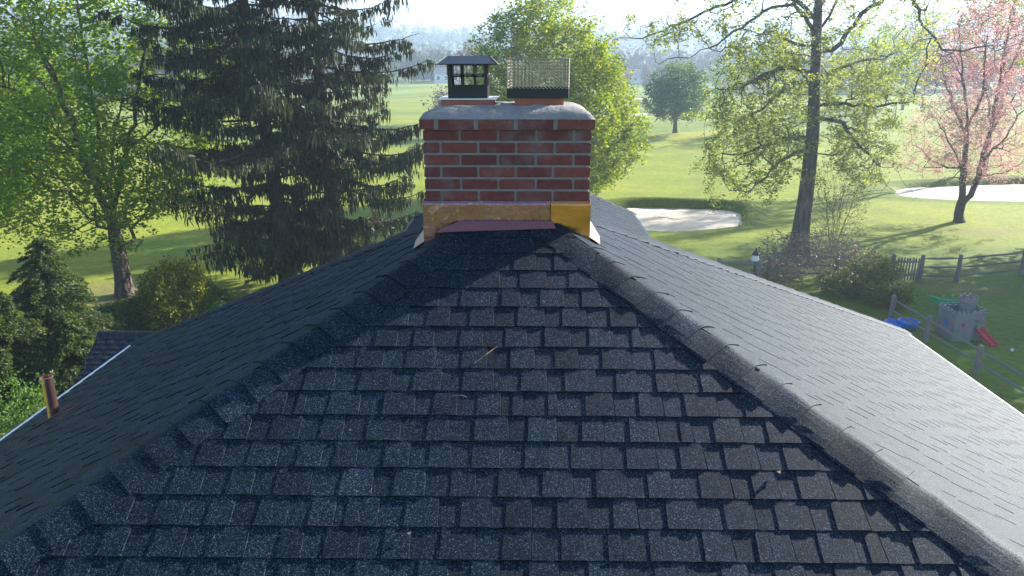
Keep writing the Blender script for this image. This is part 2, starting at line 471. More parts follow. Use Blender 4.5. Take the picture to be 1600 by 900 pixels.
class Slope:
    def __init__(s, O, U, D, poly3, phase=0.0):
        s.O = Vector(O); s.U = Vector(U).normalized(); s.D = Vector(D).normalized()
        s.N = s.U.cross(s.D)
        if s.N.z < 0: s.N = -s.N
        s.dom = [((p-s.O).dot(s.U), (p-s.O).dot(s.D)) for p in poly3]
        s.phase = phase
    def P(s, u, v, h=0): return s.O+s.U*u+s.D*v+s.N*h
    def cells(s, e=E, tab=(.095, .150), gap=(.075, .120), doms=None, hb=.0046, hr=.0032, jit=(1, 1), tsd=.13):
        """yields (bottom ring, top ring, tint, centre) of every shingle tab"""
        doms = doms or [s.dom]
        out = []
        us = [p[0] for d in doms for p in d]; vs = [p[1] for d in doms for p in d]
        k = 0
        v = s.phase
        while v-e < max(vs):
            u = min(us)-random.random()*.3; raised = True; wob = random.uniform(-.001, .001)
            while u < max(us):
                wd = random.uniform(*(tab if raised else gap))
                if random.random() < .06: wd *= .45
                tint = min(1, max(0, random.gauss(.5, tsd)))
                sk = random.uniform(-.002, .002)
                vb = v+wob+(random.uniform(-.0005, .0005))
                taper = .004 if raised else -.004
                cell = [(u+taper, v-e-.012), (u+wd-taper, v-e-.012), (u+wd+sk, vb), (u+sk, vb)]
                for dom in doms:
                    pg = clip_convex(cell, dom)
                    if len(pg) >= 3:
                        hr_ = hr*random.uniform(.9, 1.15) if raised else 0
                        warp = random.uniform(0, .0012); hbc = hb*random.uniform(*jit)
                        top = [s.P(a, b, hbc*(1-(v-b)/e)+hr_+(warp if b > v-.02 else 0)) for a, b in pg]
                        if raised:      # worn right hand edge of the laminated tab
                            ur = lambda b: u+wd-taper+(sk+taper)*(b-(v-e-.012))/(vb-(v-e-.012))
                            top = [t_-s.U*.0035 if abs(a-ur(b)) < 2e-4 else t_ for t_, (a, b) in zip(top, pg)]
                        bot = [s.P(a, b, -.006) for a, b in pg]
                        c = s.P(sum(p[0] for p in pg)/len(pg), sum(p[1] for p in pg)/len(pg))
                        out.append((bot, top, tint, c))
                u += wd; raised = not raised
            v += e; k += 1
        return out
    def deck(s, th=.03, doms=None, name='roof_slope'):
        mb = MB()
        for d in (doms or [s.dom]):
            mb.prism([s.P(a, b, -.0075-th) for a, b in d], [s.P(a, b, -.0075) for a, b in d])
        return H(mb.build(name, M['deck']))

def px_size(c):
    """projected scale (photo pixels per metre) and pixel position"""
    v = Vector(c)-Vector((0, 0, CAMH))
    x = v.x*math.cos(YAW)+v.y*math.sin(YAW); d = -v.x*math.sin(YAW)+v.y*math.cos(YAW); h = -v.z
    ax = d*math.cos(PITCH)+h*math.sin(PITCH)
    if ax < .1: return 0, -9999, -9999
    dn = (h*math.cos(PITCH)-d*math.sin(PITCH))/ax
    return F/ax, 800+F*x/ax, 450+F*dn

def stuff_mesh(cells, name, par):
    mb = MB()
    for b, t, ti, c in cells: mb.prism(b, t, ti)
    o = HS(mb.build(name, M['shingle']), par); o['kind'] = 'stuff'; return o

# front slope: an L shaped eave below the camera, out of frame
front = Slope(APEX, (1, 0, 0), (0, -CT, -ST), [APEX, A0, B0], phase=(4.22-3.75)/CT-3*E)
FD = [[front_p for front_p in [(0, 0), ((A0-APEX).x, (A0-APEX).length*0+(4.22-A0.y)/CT), (1.0, (4.22-A0.y)/CT), (1.0, 1.0/CT)]],
      [(1.0, 1.0/CT), (1.0, (4.22-B0.y)/CT), (B0.x-X0, (4.22-B0.y)/CT)]]
fdeck = front.deck(doms=FD, name='front_roof_slope')
cells = front.cells(doms=FD)
vis, rest = [], []
for c in cells:
    sc, px, py = px_size(c[3])
    if -60 < px < 1660 and 340 < py < 930 and c[3].y < 3.98 and abs(c[3].x-X0) < (4.22-c[3].y)+.02: vis.append((sc, c))
    else: rest.append(c)
vis.sort(key=lambda a: -a[0])
NIND = 300
print('front shingles visible', len(vis))
for sc, c in vis[:NIND]:
    mb = MB(); mb.prism(c[0], c[1], c[2]); HS(mb.build('shingle', M['shingle']), fdeck)
stuff_mesh([c for _, c in vis[NIND:]]+rest, 'shingle_courses', fdeck)

left = Slope(APEX, (0, 1, 0), (-CT, 0, -ST), [APEX, A0, CL], phase=.05)
ldeck = left.deck(name='left_roof_slope'); stuff_mesh(left.cells(hb=.0050, hr=.0030, tsd=.36, jit=(.75, 1.45)), 'shingle_courses', ldeck)
right = Slope(APEX, (0, 1, 0), (CT, 0, -ST), [APEX, B0, DR], phase=.09)
rdeck = right.deck(name='right_roof_slope'); stuff_mesh(right.cells(hb=.0040, hr=.0016, tsd=.12), 'shingle_courses', rdeck)
nb = (CL-APEX).cross(DR-APEX).normalized()
if nb.z < 0: nb = -nb
ub = Vector((0, 0, 1)).cross(nb).normalized(); db = ub.cross(nb).normalized()
if db.z > 0: db = -db
back = Slope(APEX, ub, db, [APEX, CL, DR], phase=.03)
bdeck = back.deck(name='rear_roof_slope'); stuff_mesh(back.cells(tab=(.3, .4), gap=(.2, .3)), 'shingle_courses', bdeck)

# rear wing, lower ridge
WR = 1.5
wz = lambda x, y: hz(WR)-.547*abs(x-.1)
wc = pl_hit(985, 330, wz); wl = pl_hit(664, 317, wz)
print('wing corner', wc, wl)
WX1 = wc.x; WXL = -1.80
we = Vector((.1, wc.y-1.6, hz(WR))); ws = Vector((.1, 5.2, hz(WR)))
wcl = Vector((WXL, wc.y, wz(WXL, 0)))
wrr = Slope(ws, (0, 1, 0), (CT, 0, -ST), [ws, we, wc, Vector((WX1, 5.6, wc.z))], phase=.07)
o = wrr.deck(name='wing_right_slope'); stuff_mesh(wrr.cells(hb=.005, hr=.003), 'shingle_courses', o)
wll = Slope(ws, (0, 1, 0), (-CT, 0, -ST), [ws, we, wcl, Vector((WXL, 5.6, wcl.z))], phase=.02)
o = wll.deck(name='wing_left_slope'); stuff_mesh(wll.cells(), 'shingle_courses', o)
mb = MB(); mb.prism([we+Vector((0, 0, -.04)), wc+Vector((0, 0, -.04)), wcl+Vector((0, 0, -.04))][::-1], [we, wc, wcl][::-1]); H(mb.build('wing_end_slope', M['shingle']))

# ridge and hip caps
def hipcaps(p0, p1, vl, vr, w_=.16, start=0.0, end=None, lift=.012, thick=1.0, name='hip_cap', ind=True, step=.150):
    ax = (p1-p0); L = ax.length; ax.normalize()
    if end is None: end = L
    nrm = -(vl+vr).normalized()
    if nrm.z < 0: nrm = -nrm
    def f(q): return (math.sqrt(q*q+.055)+q)/2
    qs = [-1, -.93, -.7, -.45, -.25, -.1, .0, .1, .25, .45, .7, .93, 1]
    out = []; s_ = start; allmb = MB(); rnd = random.Random(3)
    while s_ < end:
        ln = step*rnd.uniform(.96, 1.05); sag = rnd.uniform(-.004, .006); tw = rnd.uniform(-.006, .006); ti = rnd.gauss(.5, .15)
        rows = []; lift_ = lift*min(1, .25+max(0, s_-.3)/.9)
        for j, (t, hh) in enumerate(((-.05, .001), (.25, .0034), (.6, .007), (.93, .0108), (1.0, .0112))):
            P = p0+ax*(s_+ln*t); hh *= thick
            row = []
            for q in qs:
                ww = w_*(1+tw*2+.02*math.sin(q*5+s_*9))
                base = P+vl*(ww*f(-q))+vr*(ww*f(q))-(vl+vr)*(w_*f(0)*.72)*1.0*math.exp(-(q/.5)**2)*.35
                h = lift_+hh+sag*.5*math.cos(q*2.2)+.0015*math.sin(s_*17+q*4+t*3)
                if abs(q) >= .93: h = max(.0085, h-.006*(1 if abs(q) == 1 else .4))
                row.append(base+nrm*h)
            rows.append(row)
        b = [[p-nrm*.010 for p in r] for r in rows]
        mb = MB() if ind else allmb
        nq = len(qs); V = [p for r in rows for p in r]+[p for r in b for p in r]; o_ = nq*len(rows); Fs = []
        nr = len(rows)
        for j in range(nr-1):
            for i in range(nq-1):
                a = j*nq+i; Fs.append((a, a+1, a+nq+1, a+nq)); Fs.append((o_+a, o_+a+nq, o_+a+nq+1, o_+a+1))
            a = j*nq; Fs.append((a, a+nq, o_+a+nq, o_+a)); a = j*nq+nq-1; Fs.append((a, o_+a, o_+a+nq, a+nq))
        for i in range(nq-1):
            a = (nr-1)*nq+i; Fs.append((a, a+1, o_+a+1, o_+a)); Fs.append((i, o_+i, o_+i+1, i+1))
        mb.add(V, Fs, min(1, max(0, ti)))
        if ind: H(mb.build(name, M['shingle']))
        s_ += step
    if not ind:
        o = H(allmb.build(name, M['shingle'])); o['kind'] = 'stuff'
def inplane(axis, n, toward):
    v = axis.cross(n).normalized()
    return v if v.dot(toward) > 0 else -v
nF, nL, nR = front.N, left.N, right.N
ax = (A0-APEX).normalized(); hipcaps(APEX, A0, inplane(ax, nL, Vector((0, 1, 0))), inplane(ax, nF, Vector((1, 0, 0))), start=.05, end=4.2, thick=.72)
hipcaps(APEX, A0, inplane(ax, nL, Vector((0, 1, 0))), inplane(ax, nF, Vector((1, 0, 0))), start=4.25, ind=False, thick=.72, name='lower_hip_caps')
ax = (B0-APEX).normalized(); hipcaps(APEX, B0, inplane(ax, nF, Vector((-1, 0, 0))), inplane(ax, nR, Vector((0, 1, 0))), start=.05, end=4.2, thick=.72)
hipcaps(APEX, B0, inplane(ax, nF, Vector((-1, 0, 0))), inplane(ax, nR, Vector((0, 1, 0))), start=4.25, ind=False, thick=.72, name='lower_hip_caps')
ax = (CL-APEX).normalized(); hipcaps(APEX, CL, inplane(ax, nb, Vector((1, 0, 0))), inplane(ax, nL, Vector((0, -1, 0))), start=.3)
ax = (DR-APEX).normalized(); hipcaps(APEX, DR, inplane(ax, nR, Vector((0, -1, 0))), inplane(ax, nb, Vector((-1, 0, 0))), start=.3)
ax = (wc-we).normalized(); nE = (wc-we).cross(wcl-we).normalized(); nE = nE if nE.z > 0 else -nE
hipcaps(we, wc, inplane(ax, wrr.N, Vector((0, -1, 0))), inplane(ax, nE, Vector((-1, 0, 0))), ind=False, name='wing_hip_caps')
ax = (wcl-we).normalized(); hipcaps(we, wcl, inplane(ax, wll.N, Vector((0, -1, 0))), inplane(ax, nE, Vector((1, 0, 0))), ind=False, name='wing_hip_caps')
hipcaps(ws, we, Vector((-CT, 0, -ST)), Vector((CT, 0, -ST)), ind=False, name='wing_ridge_caps')

# drip edge, fascia, gutter along the eaves
def eave(p, q, outv, mt='white_metal', k=1.0):
    outv = Vector(outv).normalized(); up = Vector((0, 0, 1))
    mb = MB()
    def ext(prof, mb):
        a = [p+outv*x+up*z for x, z in prof]; b = [q+outv*x+up*z for x, z in prof]
        mb.prism(a, b)
    m1 = MB(); ext([(-.02, .006), (.036*k, -.002), (.036*k+.004, -.05), (.036*k-.002, -.05), (.036*k-.006, -.008), (-.02, .0)], m1)
    H(m1.build('drip_edge', M[mt]))
    m3 = MB(); ext([(.0, -.05), (.017, -.05), (.017, -.19), (.0, -.19)], m3); H(m3.build('fascia', M['white_metal']))
    m4 = MB(); ext([(.0, -.175), (.0, -.19), (-.42, -.19), (-.42, -.175)], m4); H(m4.build('soffit', M['soffit']))
eave(A0, CL, (-1, 0, 0)); eave(DR, B0, (1, 0, 0), k=.65); eave(CL, DR, (-.3, 1, 0))
eave(Vector((WX1, 6.5, wc.z)), wc, (1, 0, 0), 'black_metal'); eave(wc, wcl, (0, 1, 0), 'black_metal'); eave(wcl, Vector((WXL, 6.5, wcl.z)), (-1, 0, 0), 'black_metal')
fA = front.P(1.0, (4.22-A0.y)/CT); fB = front.P(1.0, (4.22-B0.y)/CT)
eave(fA, A0, (0, -1, 0)); eave(B0, fB, (0, -1, 0))
# walls under the eaves, with windows
def rz_(x, y): return min(zf(x, y), zl(x, y), zr(x, y), APEX.z+(-nb.x*(x-APEX.x)-nb.y*(y-APEX.y))/nb.z)-.12
def wallseg(x1, y1, x2, y2, wins, ztop=None):
    n = 24; bot = []; top = []
    d = Vector((x2-x1, y2-y1, 0)); L = d.length; d.normalize(); nrm = Vector((d.y, -d.x, 0))
    mb = MB(); P = []
    for i in range(n+1):
        x = x1+(x2-x1)*i/n; y = y1+(y2-y1)*i/n; zt = ztop if ztop else rz_(x, y)
        P.append((Vector((x, y, -.5)), Vector((x, y, zt))))
    for i in range(n):
        a, b = P[i]; c, e_ = P[i+1]; k = nrm*-.12
        mb.prism([a, c, c+k, a+k], [b, e_, e_+k, b+k])
    wl_ = H(mb.build('wall', M['siding']))
    s2 = MB(); z = .3                                            # lap siding lines, real boards
    zz = min(p[1].z for p in P)
    while z < zz-.1:
        a = Vector((x1, y1, z)); b = Vector((x2, y2, z))
        s2.prism([a+nrm*.018, b+nrm*.018, b+nrm*.001, a+nrm*.001], [a+nrm*.004+Vector((0, 0, .15)), b+nrm*.004+Vector((0, 0, .15)), b+Vector((0, 0, .15))+nrm*.001, a+Vector((0, 0, .15))+nrm*.001]); z += .155
    o = HS(s2.build('siding_board', M['siding']), wl_); o['kind'] = 'stuff'
    rz = math.atan2(d.y, d.x)
    for t, zc in wins:
        c = Vector((x1, y1, 0))+d*(L*t); c.z = zc
        f = MB()
        for dx in (-.5, .5): f.box(c+d*dx+nrm*.03, (.09, .08, 1.5), rz)
        for dz in (-.7, 0, .7): f.box(c+Vector((0, 0, dz))+nrm*.031, (.92, .06, .08), rz)
        fr = H(f.build('window', M['white_metal']))
        g = MB(); g.box(c+nrm*.025, (.92, .02, 1.35), rz); HS(g.build('pane', M['glass']), fr)
x1, x2 = XL+.42, XR-.42; ya, yb = A0.y+.42, B0.y+.42
yc = CL.y-.45; yd = DR.y-.45-.1
wallseg(x1, yc, x1, ya, [(.3, 4), (.7, 4), (.3, 1.5), (.7, 1.5)])
wallseg(x1, ya, X0+1.42, ya, [(.3, 4), (.7, 4)])
wallseg(X0+1.42, ya, X0+1.42, yb, [])
wallseg(X0+1.42, yb, x2, yb, [(.5, 3.6)])
wallseg(x2, yb, x2, yd, [(.2, 3.4), (.5, 3.4), (.8, 3.4), (.2, 1.3), (.5, 1.3), (.8, 1.3)])
wallseg(x2, yd, x1, yc, [(.2, 3.6)])
wallseg(WX1-.35, 7.5, WX1-.35, wc.y-.35, [(.7, 5)], ztop=wc.z-.12)
wallseg(WX1-.35, wc.y-.35, WXL+.35, wc.y-.35, [(.5, 5)], ztop=wc.z-.12)
wallseg(WXL+.35, wc.y-.35, WXL+.35, 7.5, [(.3, 5)], ztop=wc.z-.12)

# ------------------------------------------------------------ chimney
CX, CW, CY0, CD = -.083, .900, 3.98, .66      # centre x, width, front face y, depth
ztop_b = hz(.303); BH = .0655
core = MB(); core.box((CX, CY0+CD/2, (hz(.303)+hz(1.5))/2), (CW-.014, CD-.014, 1.197-.004))
chim = H(core.build('chimney', M['mortar']))
def brick(c, d, rz=0):
    mb = MB(); x, y, z = d[0]/2, d[1]/2, d[2]/2; j = lambda: random.uniform(-.0013, .0013)
    ch = .003
    ti = min(1, max(0, random.gauss(.45, .22)))
    ring = lambda zz, k: [(sx*(x-k)+j(), sy*(y-k)+j(), zz) for sx, sy in ((-1, -1), (1, -1), (1, 1), (-1, 1))]
    r = [ring(-z, ch), ring(-z+ch, 0), ring(z-ch, 0), ring(z, ch)]
    V = [Vector(p)+Vector(c) for q in r for p in q]
    Fs = [(3, 2, 1, 0), (12, 13, 14, 15)]
    for l in range(3):
        for i in range(4): Fs.append((l*4+i, l*4+(i+1) % 4, l*4+4+(i+1) % 4, l*4+4+i))
    mb.add(V, Fs, ti); HS(mb.build('brick', M['brick']), chim)
bl, bw, bh, mo = .190, .092, .0535, .0123
for row in range(7):
    z = hz(.362)-bh/2-row*BH
    x = CX-CW/2; xe = CX+CW/2
    segs = []
    if row % 2 == 0:                    # stretchers, closer at the right (rows 1, 3, 5)
        while x < xe-.02:
            w_ = min(bl+random.uniform(-.002, .002), xe-x)
            if xe-x-w_ < .05: w_ = xe-x
            segs.append((x, w_)); x += w_+mo*1.1
    else:
        w_ = .085
        while x < xe-.02:
            w_ = min(w_, xe-x)
            if xe-x-w_ < .04: w_ = xe-x
            segs.append((x, w_)); x += w_+mo*1.1; w_ = bl+random.uniform(-.002, .002)
    for (xx, w_) in segs:
        brick((xx+w_/2, CY0+bw/2, z), (w_, bw, bh))
        brick((xx+w_/2, CY0+CD-bw/2, z), (w_, bw, bh))
    y = CY0+bw+mo; ye = CY0+CD-bw-mo; off = 0 if row % 2 else .09
    first = True
    while y < ye-.02:
        l = min(bl if not (first and off) else off, ye-y); first = False
        if ye-y-l < .04: l = ye-y
        for sx in (-1, 1): brick((CX+sx*(CW/2-bw/2), y+l/2, z), (bw, l, bh))
        y += l+mo
# corbelled top course
z = hz(.303)-.0265; pr = .017
x = CX-CW/2-pr; xe = CX+CW/2+pr; first = .078
while x < xe-.02:
    w_ = min(first or .188, xe-x); first = None
    if xe-x-w_ < .05: w_ = xe-x
    for yy in (CY0-pr+bw/2, CY0+CD+pr-bw/2): brick((x+w_/2, yy, z), (w_, bw, .053))
    x += w_+.024
y = CY0-pr+bw+.012
while y < CY0+CD+pr-bw-.03:
    l = min(.19, CY0+CD+pr-bw-.012-y)
    for sx in (-1, 1): brick((CX+sx*(CW/2+pr-bw/2), y+l/2, z), (bw, l, .053))
    y += l+.02
mb = MB(); mb.box((CX, CY0+CD/2, z), (CW+2*pr-.012, CD+2*pr-.012, .0525)); HS(mb.build('mortar_bed', M['mortar']), chim)
# concrete crown
n1, n2 = 40, 30; V = []; Q = []
for j in range(n2+1):
    for i in range(n1+1):
        u, v = i/n1, j/n2
        x = CX+(u-.5)*(CW+2*pr+.004); y = CY0-pr-.002+v*(CD+2*pr+.004)
        e_ = min(u*(CW+.03), (1-u)*(CW+.03), v*(CD+.03)*1.0, (1-v)*(CD+.03))
        h = .006+.048*math.sin(min(1, e_/.13)*math.pi/2)+.010*float(vnoise(x, y, .08, 4))*(e_ > .01)+.006*float(vnoise(x, y, .028, 8))*(e_ > .01)
        if e_ < 1e-6: h = 0
        V.append((x+.003*float(vnoise(x, y, .05, 2)), y, hz(.303)+h))
for j in range(n2):
    for i in range(n1):
        a = j*(n1+1)+i; Q.append((a, a+1, a+n1+2, a+n1+1))
HS(link('crown', np_mesh('crown', V, Q, smooth=True), None, M['crown']), chim)
# flues
def flue(cx, cy, w_, ztop):
    mb = MB(); o_ = w_/2; t = .022; zb = hz(.30)
    for a, b, c, d in ((-o_, -o_, o_, -o_+t), (-o_, o_-t, o_, o_), (-o_, -o_+t, -o_+t, o_-t), (o_-t, -o_+t, o_, o_-t)):
        mb.box(((a+c)/2+cx, (b+d)/2+cy, (zb+ztop)/2), (c-a, d-b, ztop-zb))
    HS(mb.build('flue', M['terracotta'], bevel=.004), chim)
LX, LY = -.305, 4.30
RX, RY = .092, 4.30
flue(LX, LY, .29, hz(.213)); flue(RX, RY, .272, hz(.195))
# left cap: black steel box with openings and a hipped lid
cap = MB(); cap.box((LX, LY, hz(.209)), (.325, .30, .006)); capo = H(cap.build('chimney_cap', M['white_metal']))
bd = MB(); bw2, zb, zt = .108, hz(.206), hz(.022)
for side in range(4):
    Mx = Matrix.Rotation(side*math.pi/2, 3, 'Z')
    def bx(x1, x2, z1, z2, off=0, th=.003):
        c = Mx @ Vector(((x1+x2)/2, -bw2-off, 0)); 
        bd.box((c.x+LX, c.y+LY, (z1+z2)/2), (x2-x1, th, z2-z1), side*math.pi/2)
    H0 = zt-zb
    bx(-bw2, bw2, zb, zb+.065)
    for xx in (-.1065, -.0365, .0335, .0965-.004): bx(xx, xx+.016, zb+.065, zt)
    bx(-bw2+.016, bw2-.016, zb+.113, zb+.128)
    bx(-bw2+.016, bw2-.016, zt-.01, zt)
HS(bd.build('cap_body', M['black_metal']), capo)
for side in range(4):
    Mx = Matrix.Rotation(side*math.pi/2, 3, 'Z')
    for xx in (-.0575, .0025, .0620):
        # punched tongues hanging in the upper openings
        U = [(-.020, .056), (-.020, .008), (-.014, .002), (.014, .002), (.020, .008), (.020, .056)]
        pts = [Mx @ Vector((xx+a, -bw2-.006, 0)) + Vector((LX, LY, zb+.122+b)) for a, b in U]
        tg = MB(); tg.tube(pts, .0024, 4); HS(tg.build('tongue', M['galv']), capo)

ld = MB(); hw = .168; hd = .155; tw_ = .118; td = .03
B = [Vector((LX+a*hw, LY+b*hd, zt-.003)) for a, b in ((-1, -1), (1, -1), (1, 1), (-1, 1))]
T = [Vector((LX+a*tw_, LY+b*td, zt+.041)) for a, b in ((-1, -1), (1, -1), (1, 1), (-1, 1))]
ld.prism(B, T)
for i in range(4):
    ld.tube([B[i], T[i]], .003, 5)
    a, b = B[i], B[(i+1) % 4]; ld.tube([a, b], .0028, 5)
HS(ld.build('lid', M['black_metal']), capo)
# right cap: expanded mesh box on a black band
ct = Matrix.Rotation(R(-4), 3, 'Z')
rc = MB(); zb2, zt2 = hz(.203), hz(.153); hw = .168; hd = .15
def rb(mb, x, y, z, d, rz=0):
    v = ct @ Vector((x, y, 0)); mb.box((v.x+RX, v.y+RY, z), d, R(-4)+rz)
for sy in (-1, 1): rb(rc, 0, sy*hd, (zb2+zt2)/2, (2*hw, .003, zt2-zb2))
for sx in (-1, 1): rb(rc, sx*hw, 0, (zb2+zt2)/2, (.003, 2*hd-.003, zt2-zb2))
for sx in (-1, 1):
    for sy in (-1, 1): rb(rc, sx*(hw-.014), sy*(hd-.012), zb2+.006, (.02, .02, .012))
capr = H(rc.build('chimney_cap', M['black_metal']))
wm = MB(); zc0, zc1 = zt2, hz(-.002)
def P3(x, y, z):
    v = ct @ Vector((x, y, 0)); return Vector((v.x+RX, v.y+RY, z))
def meshpanel(fn, L, Hh, cw=.021, chh=.0175):
    nx = max(1, round(L/cw)); nz = max(1, round(Hh/chh))
    for i in range(nx):
        for j in range(nz):
            x0, x1_ = i/nx, (i+1)/nx; xm = (x0+x1_)/2; z0, z1_ = j/nz, (j+1)/nz; zm = (z0+z1_)/2
            for a, b in (((x0, zm), (xm, z0)), ((xm, z0), (x1_, zm)), ((x1_, zm), (xm, z1_)), ((xm, z1_), (x0, zm))):
                wm.tube([fn(*a), fn(*b)], .0018, 3, cap=False, tint=.5)
for sy in (-1, 1): meshpanel(lambda a, b: P3((a*2-1)*hw, sy*hd, zc0+b*(zc1-zc0)), 2*hw, zc1-zc0)
for sx in (-1, 1): meshpanel(lambda a, b: P3(sx*hw, (a*2-1)*hd, zc0+b*(zc1-zc0)), 2*hd, zc1-zc0, .03, .0175)
meshpanel(lambda a, b: P3((a*2-1)*hw, (b*2-1)*hd, zc1), 2*hw, 2*hd, .03, .03)
for sy in (-1, 1): wm.tube([P3(-hw, sy*hd, zc1), P3(hw, sy*hd, zc1)], .0028, 5)
for sx in (-1, 1):
    wm.tube([P3(sx*hw, -hd, zc1), P3(sx*hw, hd, zc1)], .0028, 5)
    for sy in (-1, 1): wm.tube([P3(sx*hw, sy*hd, zc0), P3(sx*hw, sy*hd, zc1)], .0028, 5)
HS(wm.build('wire_mesh', M['galv']), capr)

# copper flashing
def sheet(pts, n, th, mat, name, par=None, sub=True):
    mb = MB(); n = Vector(n).normalized(); mb.prism([Vector(p) for p in pts], [Vector(p)+n*th for p in pts])
    o = mb.build(name, mat); return HS(o, par) if par else H(o)
zt_, zb_ = hz(.742), hz(1.10)
xa, xb = CX-CW/2-.014, CX+CW/2+.008
yf = CY0-.004
def curved_panel(x1, x2, y, name, mat, seed, z0=zb_, z1=zt_, amp=.0022, n=26, m=14):
    V = []; Q = []
    for j in range(m+1):
        for i in range(n+1):
            x = x1+(x2-x1)*i/n; z = z0+(z1-z0)*j/m
            V.append((x, y-amp*2*float(vnoise(x*1.0, z*1.4, .09, seed))-amp*float(vnoise(x, z, .035, seed+1)), z+(.002*float(vnoise(x, 0, .07, seed)) if j == m else 0)))
    for j in range(m):
        for i in range(n): a = j*(n+1)+i; Q.append((a, a+1, a+n+2, a+n+1))
    o = link(name, np_mesh(name, V, Q, smooth=True), None, mat)
    md = o.modifiers.new('solid', 'SOLIDIFY'); md.thickness = .0015
    return H(o)
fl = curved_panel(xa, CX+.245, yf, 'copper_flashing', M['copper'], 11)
o = curved_panel(CX+.24, xb, yf-.004, 'copper_corner_flashing', M['copper_reflect'], 21)
o['label'] = 'copper corner piece of the chimney flashing with a golden reflection painted in'
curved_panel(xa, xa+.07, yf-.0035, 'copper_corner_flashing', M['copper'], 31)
# little stamped marks and solder smears on the sheet
mk = MB()
for i in range(5): mk.box((-.20+i*.012, yf-.0075, hz(.825)), (.007, .0006, .009 if i else .013), 0)
HS(mk.build('stamped_mark', M['galv']), fl)
for sx, xx, mt in ((-1, xa, 'copper'), (1, xb, 'copper')):
    V = [(xx, yf-.004, zb_), (xx, CY0+CD+.006, zb_), (xx, CY0+CD+.006, zt_), (xx, yf-.004, zt_)]
    if sx < 0: V = V[::-1]
    sheet(V, (sx, 0, 0), .0016, M[mt], 'copper_side_flashing')
    # flange lying on the side slope
    zz = zl if sx < 0 else zr
    p = [(xx, yf-.012), (xx+sx*.055, yf-.045), (xx+sx*.075, yf+.18), (xx+sx*.05, CY0+CD), (xx, CY0+CD)]
    pts = [Vector((a, b, zz(a, b)+.022)) for a, b in p]
    if sx < 0: pts = pts[::-1]
    sheet(pts, (0, 0, 1), .0015, M['copper_sunlit'], 'copper_flange')
# apron strip over the top of the front slope
def fp(x, y, h): return Vector((x, y, zf(x, y)))+front.N*h
pts = [fp(-.475, 3.885, .0135), fp(.185, 3.915, .0135), fp(.165, 3.970, .012), fp(-.345, 3.970, .012)]
sheet(pts, front.N, .002, M['copper_dull'], 'copper_apron')
mb = MB(); 
for x, y in ((-.40, 3.885), (-.15, 3.895), (.10, 3.905)): mb.tube([fp(x, y+.02, .013), fp(x, y+.02, .018)], .005, 8)
H(mb.build('nail_head', M['copper_dull']))
lip = MB(); lip.tube([fp(-.345, 3.970, .013), fp(.165, 3.970, .013)], .003, 6); H(lip.build('copper_bead', M['copper']))

# vent pipe through the left slope
vb = pl_hit(85, 650, zl)
mb = MB(); k = 20; r = .044
prof = [(r, 0), (r, .385), (r+.004, .387), (r+.004, .397), (r-.003, .399), (r-.004, .25), (r-.004, 0)]
mb.lathe([(a, b-.05) for a, b in prof], vb, 24)
vp = H(mb.build('vent_pipe', M['copper_pipe'], smooth=True))
md = vp.modifiers.new('e', 'EDGE_SPLIT'); md.split_angle = R(40)
mb = MB(); pts = [vb+left.U*a*.13+left.D*b*.15 for a, b in ((-1, -1), (1, -1), (1, 1), (-1, 1))]
mb.prism([p+left.N*.008 for p in pts], [p+left.N*.0115 for p in pts]); HS(mb.build('pipe_flashing', M['deck']), vp)

# twigs and leaf litter lying on the roof
def twig(px1, py1, px2, py2, label, r=.003, fork=True):
    a = pl_hit(px1, py1, zf)+front.N*.018; b = pl_hit(px2, py2, zf)+front.N*.02
    mb = MB(); m_ = (a+b)/2+front.N*.008+Vector((.006, 0, 0))
    q = a*.72+b*.28
    mb.tube([a-b*0, q, m_, b*.8+m_*.2, b], [r*.5, r, r*.9, r*.7, r*.3], 6)
    if fork: mb.tube([b*.75+m_*.25, b*.9+m_*.1+Vector((.012, 0, .004)), b+Vector((.02, -.015, 0))], [r*.6, r*.5, r*.2], 5)
    o = mb.build('twig', M['twigs']); tag(o, label, 'twig'); return o
twig(741, 572, 776, 546, 'thin pale forked twig lying on the upper middle of the front roof slope')
twig(709, 621, 730, 625, 'short straw coloured twig lying across a shingle edge just below the forked twig', .0022, False)
def litter(px, py, label, s=.012):
    c = pl_hit(px, py, zf)+front.N*.016
    mb = MB(); V = []; 
    for i in range(7):
        t = i/7*2*math.pi; rr = s*(1+.3*math.sin(3*t)); V.append(c+Vector((rr*math.cos(t), rr*.6*math.sin(t), .004*math.sin(2*t))))
    mb.prism(V, [v+front.N*.002 for v in V]); tag(mb.build('dead_leaf', M['brush']), label, 'dead leaf')
litter(640, 836, 'curled tan dead leaf on the lower middle of the front roof slope', .010)
litter(1215, 741, 'small brown dead leaf on the right part of the front roof slope', .012)
litter(548, 675, 'tiny cream dead leaf on the left middle of the front roof slope', .006)
